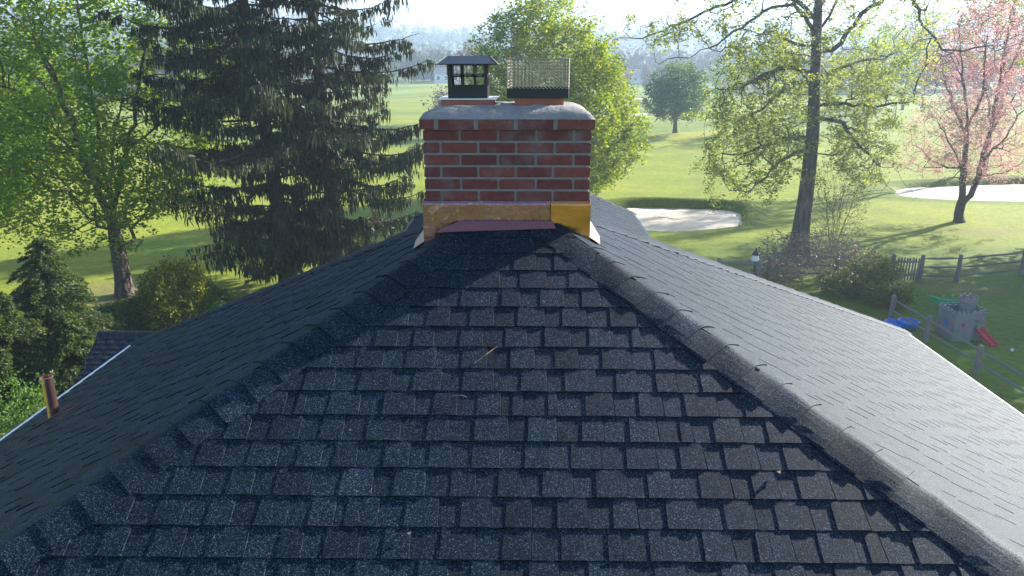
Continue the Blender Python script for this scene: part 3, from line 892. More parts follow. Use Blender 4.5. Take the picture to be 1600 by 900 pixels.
# ------------------------------------------------------------ trees
def leaf_mesh(name, C, size, mat, parent, flat=.3, aspect=.62, rng=None, tint=None, drop=0.0, aim=None):
    """C (n,3) leaf centres; each leaf is a folded pair of faces (2 quads sharing a midrib)"""
    rng = rng or RNG
    n = len(C); C = np.asarray(C)
    a = rng.normal(size=(n, 3)); a[:, 2] = a[:, 2]*flat - drop
    if aim is not None: a += aim
    a /= np.linalg.norm(a, axis=1, keepdims=True)+1e-9
    b = rng.normal(size=(n, 3)); b -= a*(a*b).sum(1, keepdims=True); b /= np.linalg.norm(b, axis=1, keepdims=True)+1e-9
    c = np.cross(a, b)
    s = size*rng.uniform(.6, 1.35, size=(n, 1)); h = s*aspect/2
    fold = c*s*.12
    V = np.stack([C-a*s*.5, C-a*s*.05+b*h+fold, C+a*s*.5, C-a*s*.05-b*h+fold], 1).reshape(-1, 3)
    i = np.arange(n)*4
    Fq = np.stack([i, i+1, i+2, i+3], 1)
    t = np.clip(rng.normal(.5, .2, n) if tint is None else tint, 0, 1)
    me = np_mesh(name, V, Fq, np.repeat(t, 4))
    return link(name, me, parent, mat)

class Skel:
    def __init__(s, rng): s.P = []; s.par = []; s.fix = []; s.rng = rng; s.len = []; s.r = None
    def chain(s, pts, parent=-1, step=.45, fixed=True, wob=.0):
        last = parent; pts = [np.asarray(p, float) for p in pts]
        if parent >= 0: pts = [s.P[parent]] + pts
        elif parent < 0:
            s.P.append(pts[0]); s.par.append(-1); s.fix.append(fixed); s.len.append(0.); last = len(s.P)-1
        ids = [last]
        for a, b in zip(pts[:-1], pts[1:]):
            L = np.linalg.norm(b-a); n = max(1, int(round(L/step)))
            for k in range(1, n+1):
                p = a+(b-a)*k/n
                if k < n or True: p = p+s.rng.normal(size=3)*wob*(k < n)
                s.P.append(p); s.par.append(last); s.fix.append(fixed); s.len.append(s.len[last]+L/n); last = len(s.P)-1; ids.append(last)
        return ids
    def nearest(s, p):
        A = np.array(s.P); return int(np.argmin(((A-p)**2).sum(1)))
    def grow(s, A, step=.45, pen=.12, up=.25, wob=.05, minlen=1.5, bias=0.0):
        base = np.array(s.P); d = np.sqrt(((A[:, None, :]-base[None])**2).sum(2)).min(1)
        A = A[np.argsort(d)]
        cap = len(s.P)+len(A)*14+10; P = np.zeros((cap, 3)); P[:len(s.P)] = s.P; Ln = np.zeros(cap); Ln[:len(s.P)] = s.len
        n = len(s.P)
        for a in A:
            D = a-P[:n]; dist = np.sqrt((D*D).sum(1))
            cost = dist + pen*Ln[:n] + np.maximum(0, -D[:, 2])*up*2 - up*np.minimum(D[:, 2], dist)*.5 + (Ln[:n] < minlen)*3
            j = int(np.argmin(cost)); L = dist[j]
            if L < .15: continue
            k = max(1, min(12, int(round(L/step)))); last = j; p0 = P[j].copy()
            pj = s.par[j]; d0 = (P[j]-P[pj]) if pj >= 0 else np.array([0, 0, 1.]); d0 = d0/(np.linalg.norm(d0)+1e-9)
            for q in range(1, k+1):
                t = q/k; p = p0+(a-p0)*t + d0*L*.28*t*(1-t) + np.array([0, 0, bias])*L*t*(1-t)
                if q < k: p = p+s.rng.normal(size=3)*wob
                P[n] = p; s.P.append(p.copy()); s.par.append(last); s.fix.append(False); Ln[n] = Ln[last]+L/k; s.len.append(Ln[n]); last = n; n += 1
        return s
    def radii(s, tip=.007, ex=2.25, base=None):
        n = len(s.P); acc = np.zeros(n); ch = np.zeros(n, int)
        for i in range(n-1, -1, -1):
            if ch[i] == 0: acc[i] = tip**ex
            if s.par[i] >= 0: acc[s.par[i]] += acc[i]; ch[s.par[i]] += 1
        r = acc**(1/ex)
        if base: 
            f = base/r[0]; r = np.maximum(tip*.8, r*(1+(f-1)*np.clip((r/r[0])**.5, 0, 1)))
        s.r = r; s.ch = ch; return r
    def mesh(s, name, mat, parent, k=5, rmin=0, rmax=99, kind=None):
        P = np.array(s.P); par = np.array(s.par); r = s.r
        i = np.where((par >= 0) & (r >= rmin) & (r < rmax))[0]
        if len(i) == 0: return None
        p1 = P[i]; p0 = P[par[i]]; r1 = r[i]; r0 = np.minimum(r[par[i]], r1*1.35)
        d = p1-p0; L = np.linalg.norm(d, axis=1, keepdims=True)+1e-9; d = d/L
        p0 = p0-d*np.minimum(r0[:, None]*.4, L*.3); p1 = p1+d*np.minimum(r1[:, None]*.3, .05)
        up = np.where(np.abs(d[:, 2:3]) < .9, np.array([[0, 0, 1.]]), np.array([[1., 0, 0]]))
        a = np.cross(d, up); a /= np.linalg.norm(a, axis=1, keepdims=True); b = np.cross(d, a)
        t = np.arange(k)*2*math.pi/k
        ring = a[:, None]*np.cos(t)[None, :, None]+b[:, None]*np.sin(t)[None, :, None]
        V = np.concatenate([p0[:, None]+ring*r0[:, None, None], p1[:, None]+ring*r1[:, None, None]], 1).reshape(-1, 3)
        o = (np.arange(len(i))*2*k)[:, None]; q = np.arange(k); q2 = (q+1) % k
        Fq = np.stack([o+q, o+q2, o+k+q2, o+k+q], -1).reshape(-1, 4)
        me = np_mesh(name, V, Fq, np.full(len(V), .5), smooth=True)
        o = link(name, me, parent, mat)
        if name == 'twigs' or rmin > 0: o['kind'] = 'stuff'
        return o
    def tips(s, rmax): return np.array([p for p, r in zip(s.P, s.r) if r < rmax])

def trunk_mesh(pts, rad, mat, parent, k=14, flare=1.5, name='trunk', roots=True, seed=1):
    """smooth trunk with buttress flare at the foot"""
    pts = [Vector(p) for p in pts]; out = []; rr = []
    for a, b, r0, r1 in zip(pts[:-1], pts[1:], rad[:-1], rad[1:]):
        n = max(2, int((b-a).length/.3))
        for i in range(n): out.append(a.lerp(b, i/n)); rr.append(r0+(r1-r0)*i/n)
    out.append(pts[-1]); rr.append(rad[-1])
    mb = MB(); n = len(out); z0 = out[0].z
    for i, p in enumerate(out):
        fl = 1+(flare-1)*math.exp(-(p.z-z0)/.45)
        for q in range(k):
            t = 2*math.pi*q/k
            lob = 1+(.16*math.exp(-(p.z-z0)/.5) if roots else 0)*math.cos(5*t+seed)+.04*math.sin(3*t+p.z*1.3+seed)+.02*math.sin(7*t+p.z*4)
            mb.v.append((p.x+math.cos(t)*rr[i]*fl*lob, p.y+math.sin(t)*rr[i]*fl*lob, p.z)); mb.t.append(.5)
    for i in range(n-1):
        for q in range(k):
            q2 = (q+1) % k; mb.f.append((i*k+q, i*k+q2, (i+1)*k+q2, (i+1)*k+q))
    mb.f.append(tuple((n-1)*k+q for q in range(k)))
    return mb.build(name, mat, parent, smooth=True)

def clusters(P, n, spread, rng, per=6):
    """leaf centres gathered in small sprays around twig ends"""
    m = max(1, n//per); idx = rng.integers(0, len(P), m)
    c = P[idx]+rng.normal(size=(m, 3))*spread*.8
    out = np.repeat(c, per, 0)+rng.normal(size=(m*per, 3))*spread*.38
    ti = np.repeat(rng.normal(.5, .2, m), per)+rng.normal(0, .1, m*per)
    return out, ti

def sample_env(n, fn, lo, hi, rng):
    out = []
    lo = np.array(lo); hi = np.array(hi)
    while sum(len(o) for o in out) < n:
        p = rng.uniform(lo, hi, (n*2, 3)); out.append(p[fn(p)])
    return np.concatenate(out)[:n]

def broadleaf(name, base, height, rx, label, cat='tree', group=None, mat='leaf_maple', bark='bark', leaves=20000, lsize=.13, seed=1,
              r=.22, n_att=500, z0=.18, shape=1.0, forks=4, ry=None, top=.5, spread=.3, gap=.5, lean=(0, 0), trunkk=12, hf=.35, twigr=.02, tip=.007, ctr=(0, 0)):
    rng = np.random.default_rng(seed); ry = ry or rx
    root = empty(name, base); tag(root, label, cat, group)
    H_ = height
    fork = np.array([lean[0]*hf, lean[1]*hf, H_*hf*.62])
    sk = Skel(rng)
    ids = sk.chain([(0, 0, 0), fork*.5+rng.normal(size=3)*[.04, .04, 0], fork], step=.4)
    L0 = ids[-1]
    lead = sk.chain([fork+np.array([lean[0], lean[1], H_*.85-fork[2]])*.5, np.array([lean[0]*.9, lean[1]*.9, H_*.86])], L0, .5, wob=.06)
    for k in range(forks):
        a = 2*math.pi*(k+rng.uniform(-.3, .3))/forks; j = ids[-1] if k % 2 else ids[max(0, len(ids)-2-k//2)]
        rr = rng.uniform(.3, .55); zz = rng.uniform(.5, .8)
        sk.chain([fork+np.array([math.cos(a)*rx*rr*.4, math.sin(a)*ry*rr*.4, H_*.16]), np.array([math.cos(a)*rx*rr, math.sin(a)*ry*rr, H_*zz])], j, .5, wob=.06)
    zc0 = z0*H_
    ph = rng.uniform(0, 6.28, 6)
    def env(p):
        t = (p[:, 2]-zc0)/(H_-zc0)
        prof = np.sin(np.clip(t, 0, 1)**(shape)*math.pi)**top*1.0
        prof = np.where((t < 0) | (t > 1), 0, prof)
        x = (p[:, 0]-ctr[0]*1.0-lean[0]*t)/rx; y = (p[:, 1]-ctr[1]-lean[1]*t)/ry
        a = np.arctan2(y, x); q = np.hypot(x, y)
        lim = prof*(1+.12*np.sin(3*a+ph[0]+5*t)+.10*np.sin(5*a+ph[1]-9*t)+.05*np.sin(9*a+ph[2]+14*t))
        return (q < lim) & (q > lim*gap*rng.uniform(0, 1, len(p))**.6)
    A = sample_env(n_att, env, (-rx*1.3+min(0, lean[0])+min(0, ctr[0]), -ry*1.3+min(0, lean[1]), zc0), (rx*1.3+max(0, lean[0])+max(0, ctr[0]), ry*1.3+max(0, lean[1]), H_), rng)
    sk.grow(A, step=.5, wob=.045)
    rad = sk.radii(tip, base=r)
    cut = r*.33
    trunk_mesh([sk.P[i] for i in ids], [max(rad[i], r*.62) for i in ids], M[bark], root, k=trunkk, seed=seed)
    sk.mesh('limbs', M[bark], root, k=6, rmin=.03)
    sk.mesh('twigs', M[bark], root, k=3, rmax=.03)
    T = sk.tips(twigr)
    # leaves also along the outer twigs
    C, ti = clusters(T, leaves, spread, rng)
    leaf_mesh('crown', C, lsize, M[mat], root, rng=rng, tint=ti, drop=.25)
    return root

# --- spruces with hanging curtains of twigs
def spruce(name, base, height, rbot, label, seed, r=.3, lean=(0, 0), ztop=1.0, zlow=.05, n_whorl=34, dens=1.0, asym=None, group=None):
    rng = np.random.default_rng(seed); rnd = random.Random(seed)
    root = empty(name, base); tag(root, label, 'tree', group)
    tp = lambda t: Vector((lean[0]*t+.08*math.sin(t*9), lean[1]*t, height*t))
    pts = [tp(i/14) for i in range(15)]
    trunk_mesh(pts, [r*(1-.93*(i/14)**1.1) for i in range(15)], M['bark_spruce'], root, seed=seed, flare=1.35)
    limbs = MB(); strands = []; sdir = []; slen = []; stint = []
    puffs = []; ptint = []
    for wi in range(n_whorl):
        t = zlow+(1-zlow)*(wi+.5*rnd.random())/n_whorl
        p0 = tp(t); nb_ = rnd.choice((4, 4, 5, 5)); a0 = rnd.random()*6.28
        for b in range(nb_):
            a = a0+2*math.pi*b/nb_+rnd.uniform(-.35, .35)
            Rr = rbot*(1-t)**.62*rnd.uniform(.5, 1.12)
            if asym: Rr *= asym(a, t)
            p0 = tp(min(.985, max(zlow*.6, t+rnd.uniform(-.4, .4)/height*1.1)))
            if Rr < .5 or rnd.random() < .1: continue
            droop = rnd.uniform(-.04, .26)*(1 if t < .7 else .4)
            dx, dy = math.cos(a), math.sin(a)
            N_ = max(5, int(Rr/.35)); pl = []
            for k in range(N_+1):
                s_ = k/N_
                z = p0.z-droop*Rr*math.sin(s_*math.pi*.75)*1.2+.10*Rr*s_**3+rnd.uniform(-.03, .03)
                bend = .12*Rr*math.sin(s_*3+wi)*.4
                pl.append(Vector((p0.x+dx*Rr*s_-dy*bend, p0.y+dy*Rr*s_+dx*bend, z)))
            rb_ = min(.065, .02+.009*Rr)
            limbs.tube(pl, [rb_*(1-.85*i/N_) for i in range(N_+1)], 4, cap=False)
            bt = rnd.gauss(.42, .12); g0 = rnd.uniform(.2, 1.3)
            for k in range(1, N_+1):
                s_ = k/N_
                if (s_ < .34 and rnd.random() < .6) or (g0 < s_ < g0+.12): continue
                P = pl[k]
                if rnd.random() < .10: continue
                side = (.30*Rr*(1-s_*.7)+.12)*rnd.uniform(.6, 1.1)
                for sg in (-1, 1):
                    m_ = max(2, int(side/.15)); fw = .45
                    q1 = P+Vector((-dy*sg*side+dx*side*fw, dx*sg*side+dy*side*fw, -.12*side-.05))
                    if rnd.random() < .35: limbs.tube([P, (P+q1)/2+Vector((0, 0, .03)), q1], [.012, .009, .005], 3, cap=False)
                    for j in range(m_+1):
                        u_ = j/m_; c = P.lerp(q1, u_)
                        for rep in range(int(dens*2.6)+(rnd.random() < dens*2.6 % 1)):
                            hl = rnd.uniform(.14, .46)*(.55+.5*(1-t))*(1 if rnd.random() < .8 else 1.7)
                            cc = (c.x+rnd.gauss(0, .07), c.y+rnd.gauss(0, .07), c.z-hl*.45+rnd.gauss(0, .03))
                            strands.append(cc); slen.append(hl); stint.append(bt+rnd.gauss(0, .12)+.22*s_*rnd.random()+.15*u_*rnd.random())
                        if rnd.random() < .9*dens:
                            puffs.append((c.x+rnd.gauss(0, .06), c.y+rnd.gauss(0, .06), c.z+rnd.gauss(0, .03))); ptint.append(bt+rnd.gauss(0.04, .12))
    limbs.build('limbs', M['bark_spruce'], root)
    C = np.array(strands); L = np.array(slen)[:, None]; n = len(C)
    ax = np.zeros((n, 3)); ax[:, 2] = -1; ax[:, :2] = rng.normal(size=(n, 2))*.16; ax /= np.linalg.norm(ax, axis=1, keepdims=True)
    ang = rng.uniform(0, math.pi, n); bv = np.stack([np.cos(ang), np.sin(ang), rng.normal(0, .1, n)], 1)
    wd = rng.uniform(.014, .032, (n, 1)); cv = np.cross(ax, bv)
    V = np.stack([C-ax*L*.5-bv*wd*.5, C-ax*L*.5+bv*wd*.5, C+ax*L*.15+bv*wd+cv*.02, C+ax*L*.5, C+ax*L*.15-bv*wd-cv*.02], 1).reshape(-1, 3)
    i = np.arange(n)*5
    me = np_mesh('hanging_sprays', V, np.stack([i, i+1, i+2, i+3, i+4], 1), np.repeat(np.clip(stint, 0, 1), 5))
    link('crown', me, root, M['spruce'])
    leaf_mesh('needle_sprays', np.array(puffs), .22, M['spruce'], root, flat=.25, aspect=.28, rng=rng, tint=np.array(ptint), drop=.3)
    print(name, n, len(puffs)); return root

def hemlock(base, height, rad, label, seed, n=22000, mat='hemlock', size=.105):
    rng = np.random.default_rng(seed); rnd = random.Random(seed)
    root = empty('hemlock_tree', base); tag(root, label, 'tree', 'feathery conifers left of the roof')
    trunk_mesh([(0, 0, 0), (.05, 0, height*.5), (0, .05, height*.98)], [.11, .06, .012], M['bark_spruce'], root, k=8, seed=seed)
    mb = MB(); C = []; T = []
    nbr = 170
    for i in range(nbr):
        t = .04+.95*(i/nbr)**.95; a = i*2.4+rnd.uniform(-.4, .4); Rr = rad*(1-t)**.8*rnd.uniform(.6, 1.15)+.08
        z0_ = height*t; N_ = 7; pl = []
        for k in range(N_+1):
            s_ = k/N_; pl.append(Vector((math.cos(a+.1*s_)*Rr*s_, math.sin(a+.1*s_)*Rr*s_, z0_+Rr*(.32*s_-.50*s_*s_))))
        mb.tube(pl, [.016*(1-.8*k/N_)+.003 for k in range(N_+1)], 3, cap=False)
        bt = rnd.gauss(.45, .15); m_ = int(n/nbr*Rr/(rad*.5))
        for _ in range(m_):
            s_ = rnd.random()**.75; k = min(N_-1, int(s_*N_)); p = pl[k].lerp(pl[k+1], s_*N_-k)
            wv = Rr*.30*(1-s_*.7)*rnd.uniform(-1, 1)
            C.append((p.x-math.sin(a)*wv+math.cos(a)*abs(wv)*.4, p.y+math.cos(a)*wv+math.sin(a)*abs(wv)*.4, p.z-abs(wv)*.25+rnd.gauss(0, .03))); T.append(bt+.25*s_*s_+rnd.gauss(0, .1))
    mb.build('limbs', M['bark_spruce'], root)
    C = np.array(C); rd = C.copy(); rd[:, 2] = 0; rd /= np.linalg.norm(rd, axis=1, keepdims=True)+1e-6
    leaf_mesh('crown', C, size, M[mat], root, flat=.3, aspect=.35, rng=rng, tint=np.array(T), drop=.5, aim=rd*.9)
    return root

def shrub(name, base, rx, ry, h, label, cat='shrub', mat='green_shrub', n=9000, size=.09, seed=1, group=None, stems=14, flat=.5, up=0, inner=.75, stemmat='twigs', power=.5):
    rng = np.random.default_rng(seed); rnd = random.Random(seed)
    root = empty(name, base); tag(root, label, cat, group)
    ph = rng.uniform(0, 6.28, 8)
    m = n//5
    v = rng.normal(size=(m, 3)); v[:, 2] = np.abs(v[:, 2])*1.1-.15; v /= np.linalg.norm(v, axis=1, keepdims=True)
    a = np.arctan2(v[:, 1], v[:, 0])
    rr = (inner+(1-inner)*rng.uniform(0, 1, m)**power)*(1+.10*np.sin(4*a+ph[0]+3*v[:, 2])+.08*np.sin(7*a+ph[1]-6*v[:, 2])+.06*np.sin(13*a+ph[2]+9*v[:, 2]))
    C = v*rr[:, None]*[rx, ry, h]; C[:, 2] = np.maximum(C[:, 2], .03)
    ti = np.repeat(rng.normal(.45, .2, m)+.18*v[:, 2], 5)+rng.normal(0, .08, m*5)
    C = np.repeat(C, 5, 0)+rng.normal(size=(m*5, 3))*size*.8; C[:, 2] = np.abs(C[:, 2])
    mb = MB()
    for i in range(stems):
        a_ = rnd.random()*6.28; q = rnd.uniform(.4, .9)
        e_ = Vector((math.cos(a_)*rx*q, math.sin(a_)*ry*q, h*math.sqrt(max(.1, 1-q*q))*.9))
        mb.tube([(0+e_.x*.1, e_.y*.1, -.05), Vector((e_.x*.4, e_.y*.4, h*.4)), e_], [.022, .014, .005], 4, cap=False)
    mb.build('stems', M[stemmat], root)
    aim = np.repeat(v, 5, 0)*.8; aim[:, 2] += up
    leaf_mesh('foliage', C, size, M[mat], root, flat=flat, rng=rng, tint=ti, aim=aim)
    return root

def twiggy(name, base, rx, ry, h, label, n=260, seed=1, leaves=0, mat='brush', r=.012, cat='shrub', lsize=.06, fan=.9, tw='twigs'):
    rng = np.random.default_rng(seed)
    root = empty(name, base); tag(root, label, cat)
    sk = Skel(rng)
    sk.P = [np.array([0., 0, -.05])]; sk.par = [-1]; sk.fix = [True]; sk.len = [0.]
    for k in range(9):
        a = 2*math.pi*k/9+rng.uniform(-.3, .3); q = rng.uniform(.15, .5)*fan
        sk.chain([np.array([math.cos(a)*rx*.12, math.sin(a)*ry*.12, h*.12]), np.array([math.cos(a)*rx*q, math.sin(a)*ry*q, h*rng.uniform(.45, .7)])], 0, .25, wob=.02)
    def env(p):
        t = p[:, 2]/h; q = np.hypot(p[:, 0]/rx, p[:, 1]/ry)
        return (q < (.35+.65*np.sqrt(np.clip(t, 0, 1)))*np.sqrt(np.clip(1.08-t**3, 0, 1)))
    A = sample_env(n, env, (-rx, -ry, h*.15), (rx, ry, h), rng)
    sk.grow(A, step=.3, wob=.025, minlen=.2, up=.5)
    sk.radii(.0035, base=r*4)
    sk.r = np.minimum(sk.r, r*2.2)
    sk.mesh('stems', M[tw], root, k=3)
    if leaves:
        C, ti = clusters(np.array(sk.P[1:]), leaves, .09, rng, 4)
        C[:, 2] = np.abs(C[:, 2]); leaf_mesh('foliage', C, lsize, M[mat], root, rng=rng, tint=ti)
    return root

# left maple beside the spruces
p = G(195, 461)
broadleaf('maple_tree', p, 15.5, 5.6, 'tall bright green maple with forked trunk on bare soil at the left', leaves=60000, lsize=.15, seed=11, r=.30, n_att=1300,
          z0=.13, top=.55, shape=.8, forks=5, spread=.30, gap=.35, hf=.38, ctr=(-.9, 0))
p = G(-75, 440)
broadleaf('maple_tree', p, 15, 5.2, 'bright green maple cut off by the left edge of the picture', leaves=52000, lsize=.15, seed=12, r=.26, n_att=700, z0=.12, top=.5, shape=.8, spread=.32, gap=.35)
# the two spruces
p = G(452, 458)
spruce('spruce_tree', p, 24, 6.9, 'dark drooping spruce, the broader one at the left with a leaning trunk', 21, r=.34, lean=(-1.3, 0), n_whorl=54,
       asym=lambda a, t: (1.05 if math.cos(a) < 0 else .72)*(.33 if (math.sin(a) < .05 and t < .29) else 1), dens=2.0, group='drooping spruces left of the chimney')
p = G(527, 452)
spruce('spruce_tree', p, 25, 5.6, 'straight trunked drooping spruce nearest the chimney', 22, r=.31, lean=(-.25, 0), n_whorl=54,
       asym=lambda a, t: (.98 if math.cos(a) > 0 else .62)*(.4 if (math.sin(a) < -.1 and t < .26) else 1), dens=1.9, group='drooping spruces left of the chimney')
# tree behind the chimney
p = at(852, 300, 50); p.z = float(gz(p.x, p.y))
broadleaf('linden_tree', p, 14.3, 5.7, 'dense rounded bright green tree directly behind the chimney', leaves=85000, lsize=.19, seed=31, r=.28, n_att=1100, z0=.01,
          top=.62, shape=.68, forks=5, spread=.36, gap=.55, mat='leaf_yellow', hf=.25)
# lone round tree on the fairway
p = G(1055, 208)
broadleaf('fairway_tree', p, 8.5, 4.0, 'lone round dark green tree standing beside the putting green', leaves=17000, lsize=.26, seed=41, r=.24, n_att=360, z0=.17,
          top=.5, shape=.8, mat='leaf_dark', spread=.38, gap=.4, tip=.012, twigr=.05)
# big old tree at the right
def big_tree():
    rng = np.random.default_rng(51)
    p = G(1247, 394); Y = p.y
    root = empty('old_shade_tree', p); tag(root, 'old tree with thick furrowed trunk and thin spring leaves, right of the bunker', 'tree')
    def L(px, py, dy=0): q = at(px, py, Y+dy); return np.array(q-p)
    sk = Skel(rng)
    T = [(1247, 394), (1254, 345), (1260, 295), (1266, 245), (1271, 200), (1272, 150), (1274, 100), (1277, 50), (1279, 0), (1284, -60), (1290, -130)]
    tp = [L(x, y) for x, y in T]; tp[0] = np.array([0, 0, -.2])
    ids = sk.chain(tp, step=.5)
    def limb(pts, d0=0, d1=0, sub=None):
        P = [L(x, y, d0+(d1-d0)*i/max(1, len(pts)-1)) for i, (x, y) in enumerate(pts)]
        j = sk.nearest(P[0]) if sub is None else sub
        return sk.chain(P[1:], j, .4, wob=.05)
    lb = []
    lb += limb([(1275, 163), (1305, 162), (1335, 166), (1365, 168), (1395, 161), (1428, 158), (1432, 130), (1446, 105), (1455, 60)], 0, -1.5)
    lb += limb([(1277, 55), (1296, 25), (1312, -10), (1335, -60), (1360, -110)], 0, 1)
    lb += limb([(1275, 90), (1300, 78), (1322, 52), (1345, 22), (1375, 4), (1400, -22), (1415, -30), (1428, 5), (1442, 40), (1462, 60), (1472, 78), (1505, 80), (1540, 72)], 0, -2.5)
    lb += limb([(1274, 70), (1248, 70), (1225, 60), (1212, 48), (1190, 55)], 0, -1)
    lb += limb([(1273, 112), (1245, 106), (1215, 108), (1185, 122), (1150, 140), (1118, 138), (1100, 148)], 0, -2)
    lb += limb([(1272, 135), (1240, 128), (1215, 150), (1190, 172), (1150, 190), (1110, 192)], 0, 2)
    lb += limb([(1276, 60), (1258, 25), (1240, 6), (1205, 12), (1170, 34), (1130, 62), (1085, 86), (1055, 90), (1030, 100)], 0, -3)
    lb += limb([(1277, 35), (1250, 5), (1215, -12), (1160, -5), (1110, 15), (1060, 38), (1015, 55), (990, 60)], 0, -1)
    lb += limb([(1267, 232), (1240, 240), (1210, 262), (1185, 285), (1172, 300), (1140, 298)], 0, -2)
    lb += limb([(1268, 215), (1235, 215), (1205, 225), (1170, 238), (1130, 240), (1105, 232)], 0, 1.5)
    lb += limb([(1273, 187), (1300, 188), (1318, 192), (1330, 215), (1350, 235), (1375, 260), (1385, 290)], 0, 1)
    lb += limb([(1274, 120), (1305, 110), (1335, 98), (1370, 92), (1395, 85)], 0, 2)
    lb += limb([(1278, 10), (1300, -30), (1290, -80)], 0, 3)
    lb += limb([(1279, -10), (1240, -60), (1190, -90)], 0, 2)
    lb += limb([(1272, 160), (1265, 130), (1240, 90), (1220, 80)], 0, 3.5)
    # attractors follow the limbs, drooping
    base = np.array([sk.P[i] for i in lb]); ln = np.array([sk.len[i] for i in lb])
    m = 1300
    wts = np.clip(ln-6, .2, None)**.6; wts /= wts.sum()
    pick = rng.choice(len(base), m, p=wts)
    A = base[pick]+rng.normal(size=(m, 3))*[.85, 1.2, .75]+[0, 0, -.25]
    B_ = []
    for (x1_, y1_, rx_, ry_, n_) in ((1190, 150, 75, 95, 260), (1180, 240, 85, 55, 190), (1345, 160, 65, 75, 130), (1350, 240, 50, 45, 70), (1230, 60, 60, 50, 60)):
        for _ in range(n_):
            a_ = rng.uniform(0, 6.28); q_ = math.sqrt(rng.random()); B_.append(L(x1_+rx_*q_*math.cos(a_), y1_+ry_*q_*math.sin(a_), rng.normal()*1.7))
    A = np.concatenate([A, np.array(B_)])
    A = A[(A[:, 2] > L(1250, 322)[2]) & ~((A[:, 0] < L(1103, 100)[0]) & (A[:, 2] < L(1100, 72)[2]))]
    sk.grow(A, step=.35, wob=.045, pen=.03, up=.0, minlen=2.5)
    rad = sk.radii(.0050, ex=2.45, base=.46)
    tr = [.50, .40, .355, .33, .30, .265, .235, .21, .18, .13, .07]
    trunk_mesh(tp, tr, M['bark_grey'], root, k=18, flare=1.45, seed=4)
    sk.r[ids] = .03
    for i in lb: sk.r[i] = max(sk.r[i], .022)
    for i in ids: sk.r[i] = .05
    isl = np.zeros(len(sk.P), bool)
    sk.mesh('limbs', M['bark_grey'], root, k=6, rmin=.028); sk.mesh('twigs', M['bark_grey'], root, k=3, rmax=.028)
    P = np.array(sk.P); T_ = P[(sk.r < .013)]
    keep = T_[:, 0] < L(1425, 100)[0]
    T1 = T_[keep]
    T1 = T1[~((T1[:, 0] < L(1103, 100)[0]) & (T1[:, 2] < L(1100, 72)[2]))]
    # thin out the high outer limbs, thicker low down
    zc = L(1250, 70)[2]; k2 = (T1[:, 2] < zc) | (rng.random(len(T1)) < .55); T1 = T1[k2]
    C, ti = clusters(T1, 40000, .20, rng, 4)
    leaf_mesh('crown', C, .125, M['leaf_big'], root, rng=rng, tint=ti, drop=.35)
big_tree()
# pink tree
p = G(1499, 347)
def pink():
    rng = np.random.default_rng(61); Y = p.y
    root = empty('pink_tree', p); tag(root, 'pink leaved tree with a double trunk on the lawn before the far bunker', 'tree')
    def L(px, py, dy=0): return np.array(at(px, py, Y+dy)-p)
    sk = Skel(rng)
    ids = sk.chain([np.array([0, 0, -.15]), L(1498, 335), L(1502, 318)], step=.3)
    a1 = sk.chain([L(1504, 290), L(1508, 250), L(1512, 190), L(1505, 130), L(1500, 70), L(1498, 20)], ids[-1], .4, wob=.03)
    a2 = sk.chain([L(1517, 305), L(1530, 275), L(1540, 230), L(1550, 190), L(1562, 130), L(1572, 70), L(1582, 10), L(1590, -30)], ids[-1], .4, wob=.03)
    lb = list(a1[3:])+list(a2[3:])
    for pts, d in (([(1506, 268), (1490, 235), (1470, 200), (1450, 170)], -2), ([(1510, 215), (1490, 170), (1475, 120), (1470, 85)], 2), ([(1535, 255), (1562, 225), (1590, 180), (1625, 150)], -1.5),
                   ([(1545, 210), (1580, 160), (1610, 110)], 2), ([(1512, 200), (1535, 150), (1540, 90), (1545, 30)], -2.5), ([(1507, 262), (1480, 262), (1455, 250), (1435, 230)], 1),
                   ([(1530, 275), (1570, 270), (1610, 250)], 1.5), ([(1560, 140), (1600, 60), (1640, 10)], 0), ([(1504, 120), (1480, 80), (1470, 60)], 1)):
        P = [L(x, y, d*i/3) for i, (x, y) in enumerate(pts)]; lb += sk.chain(P[1:], sk.nearest(P[0]), .4, wob=.04)
    base = np.array([sk.P[i] for i in lb]); m = 1300
    A = base[rng.integers(0, len(base), m)]+rng.normal(size=(m, 3))*[.9, 1.5, .8]
    A = A[(A[:, 2] > L(1500, 280)[2]) & (A[:, 0] > L(1424, 200)[0])]
    sk.grow(A, step=.35, wob=.03, pen=.03, minlen=1.5, up=.35); sk.radii(.0045, ex=2.4, base=.27)
    for i in a1: sk.r[i] = max(sk.r[i], .155-.012*a1.index(i)*.8)
    for i in a2: sk.r[i] = max(sk.r[i], .15-.010*a2.index(i)*.8)
    trunk_mesh([sk.P[i] for i in ids], [.30, .27, .24, .22][:len(ids)]+[.2]*(len(ids)-4), M['bark'], root, k=12, flare=1.3, seed=9)
    sk.mesh('limbs', M['bark'], root, k=7, rmin=.025); sk.mesh('twigs', M['bark'], root, k=3, rmax=.025)
    C, ti = clusters(sk.tips(.012), 46000, .22, rng, 3)
    leaf_mesh('crown', C, .095, M['leaf_pink'], root, rng=rng, tint=ti)
pink()
# slender pale tree behind the pink one, with several stems
p = at(1530, 300, 62); p.z = float(gz(p.x, p.y))
broadleaf('slender_tree', p, 19, 3.6, 'tall thin leaved tree with upright stems behind the pink tree', leaves=9000, lsize=.22, seed=66, r=.22, n_att=300, z0=.4, mat='leaf_yellow', spread=.4, gap=.2, forks=3, hf=.3, tip=.01)
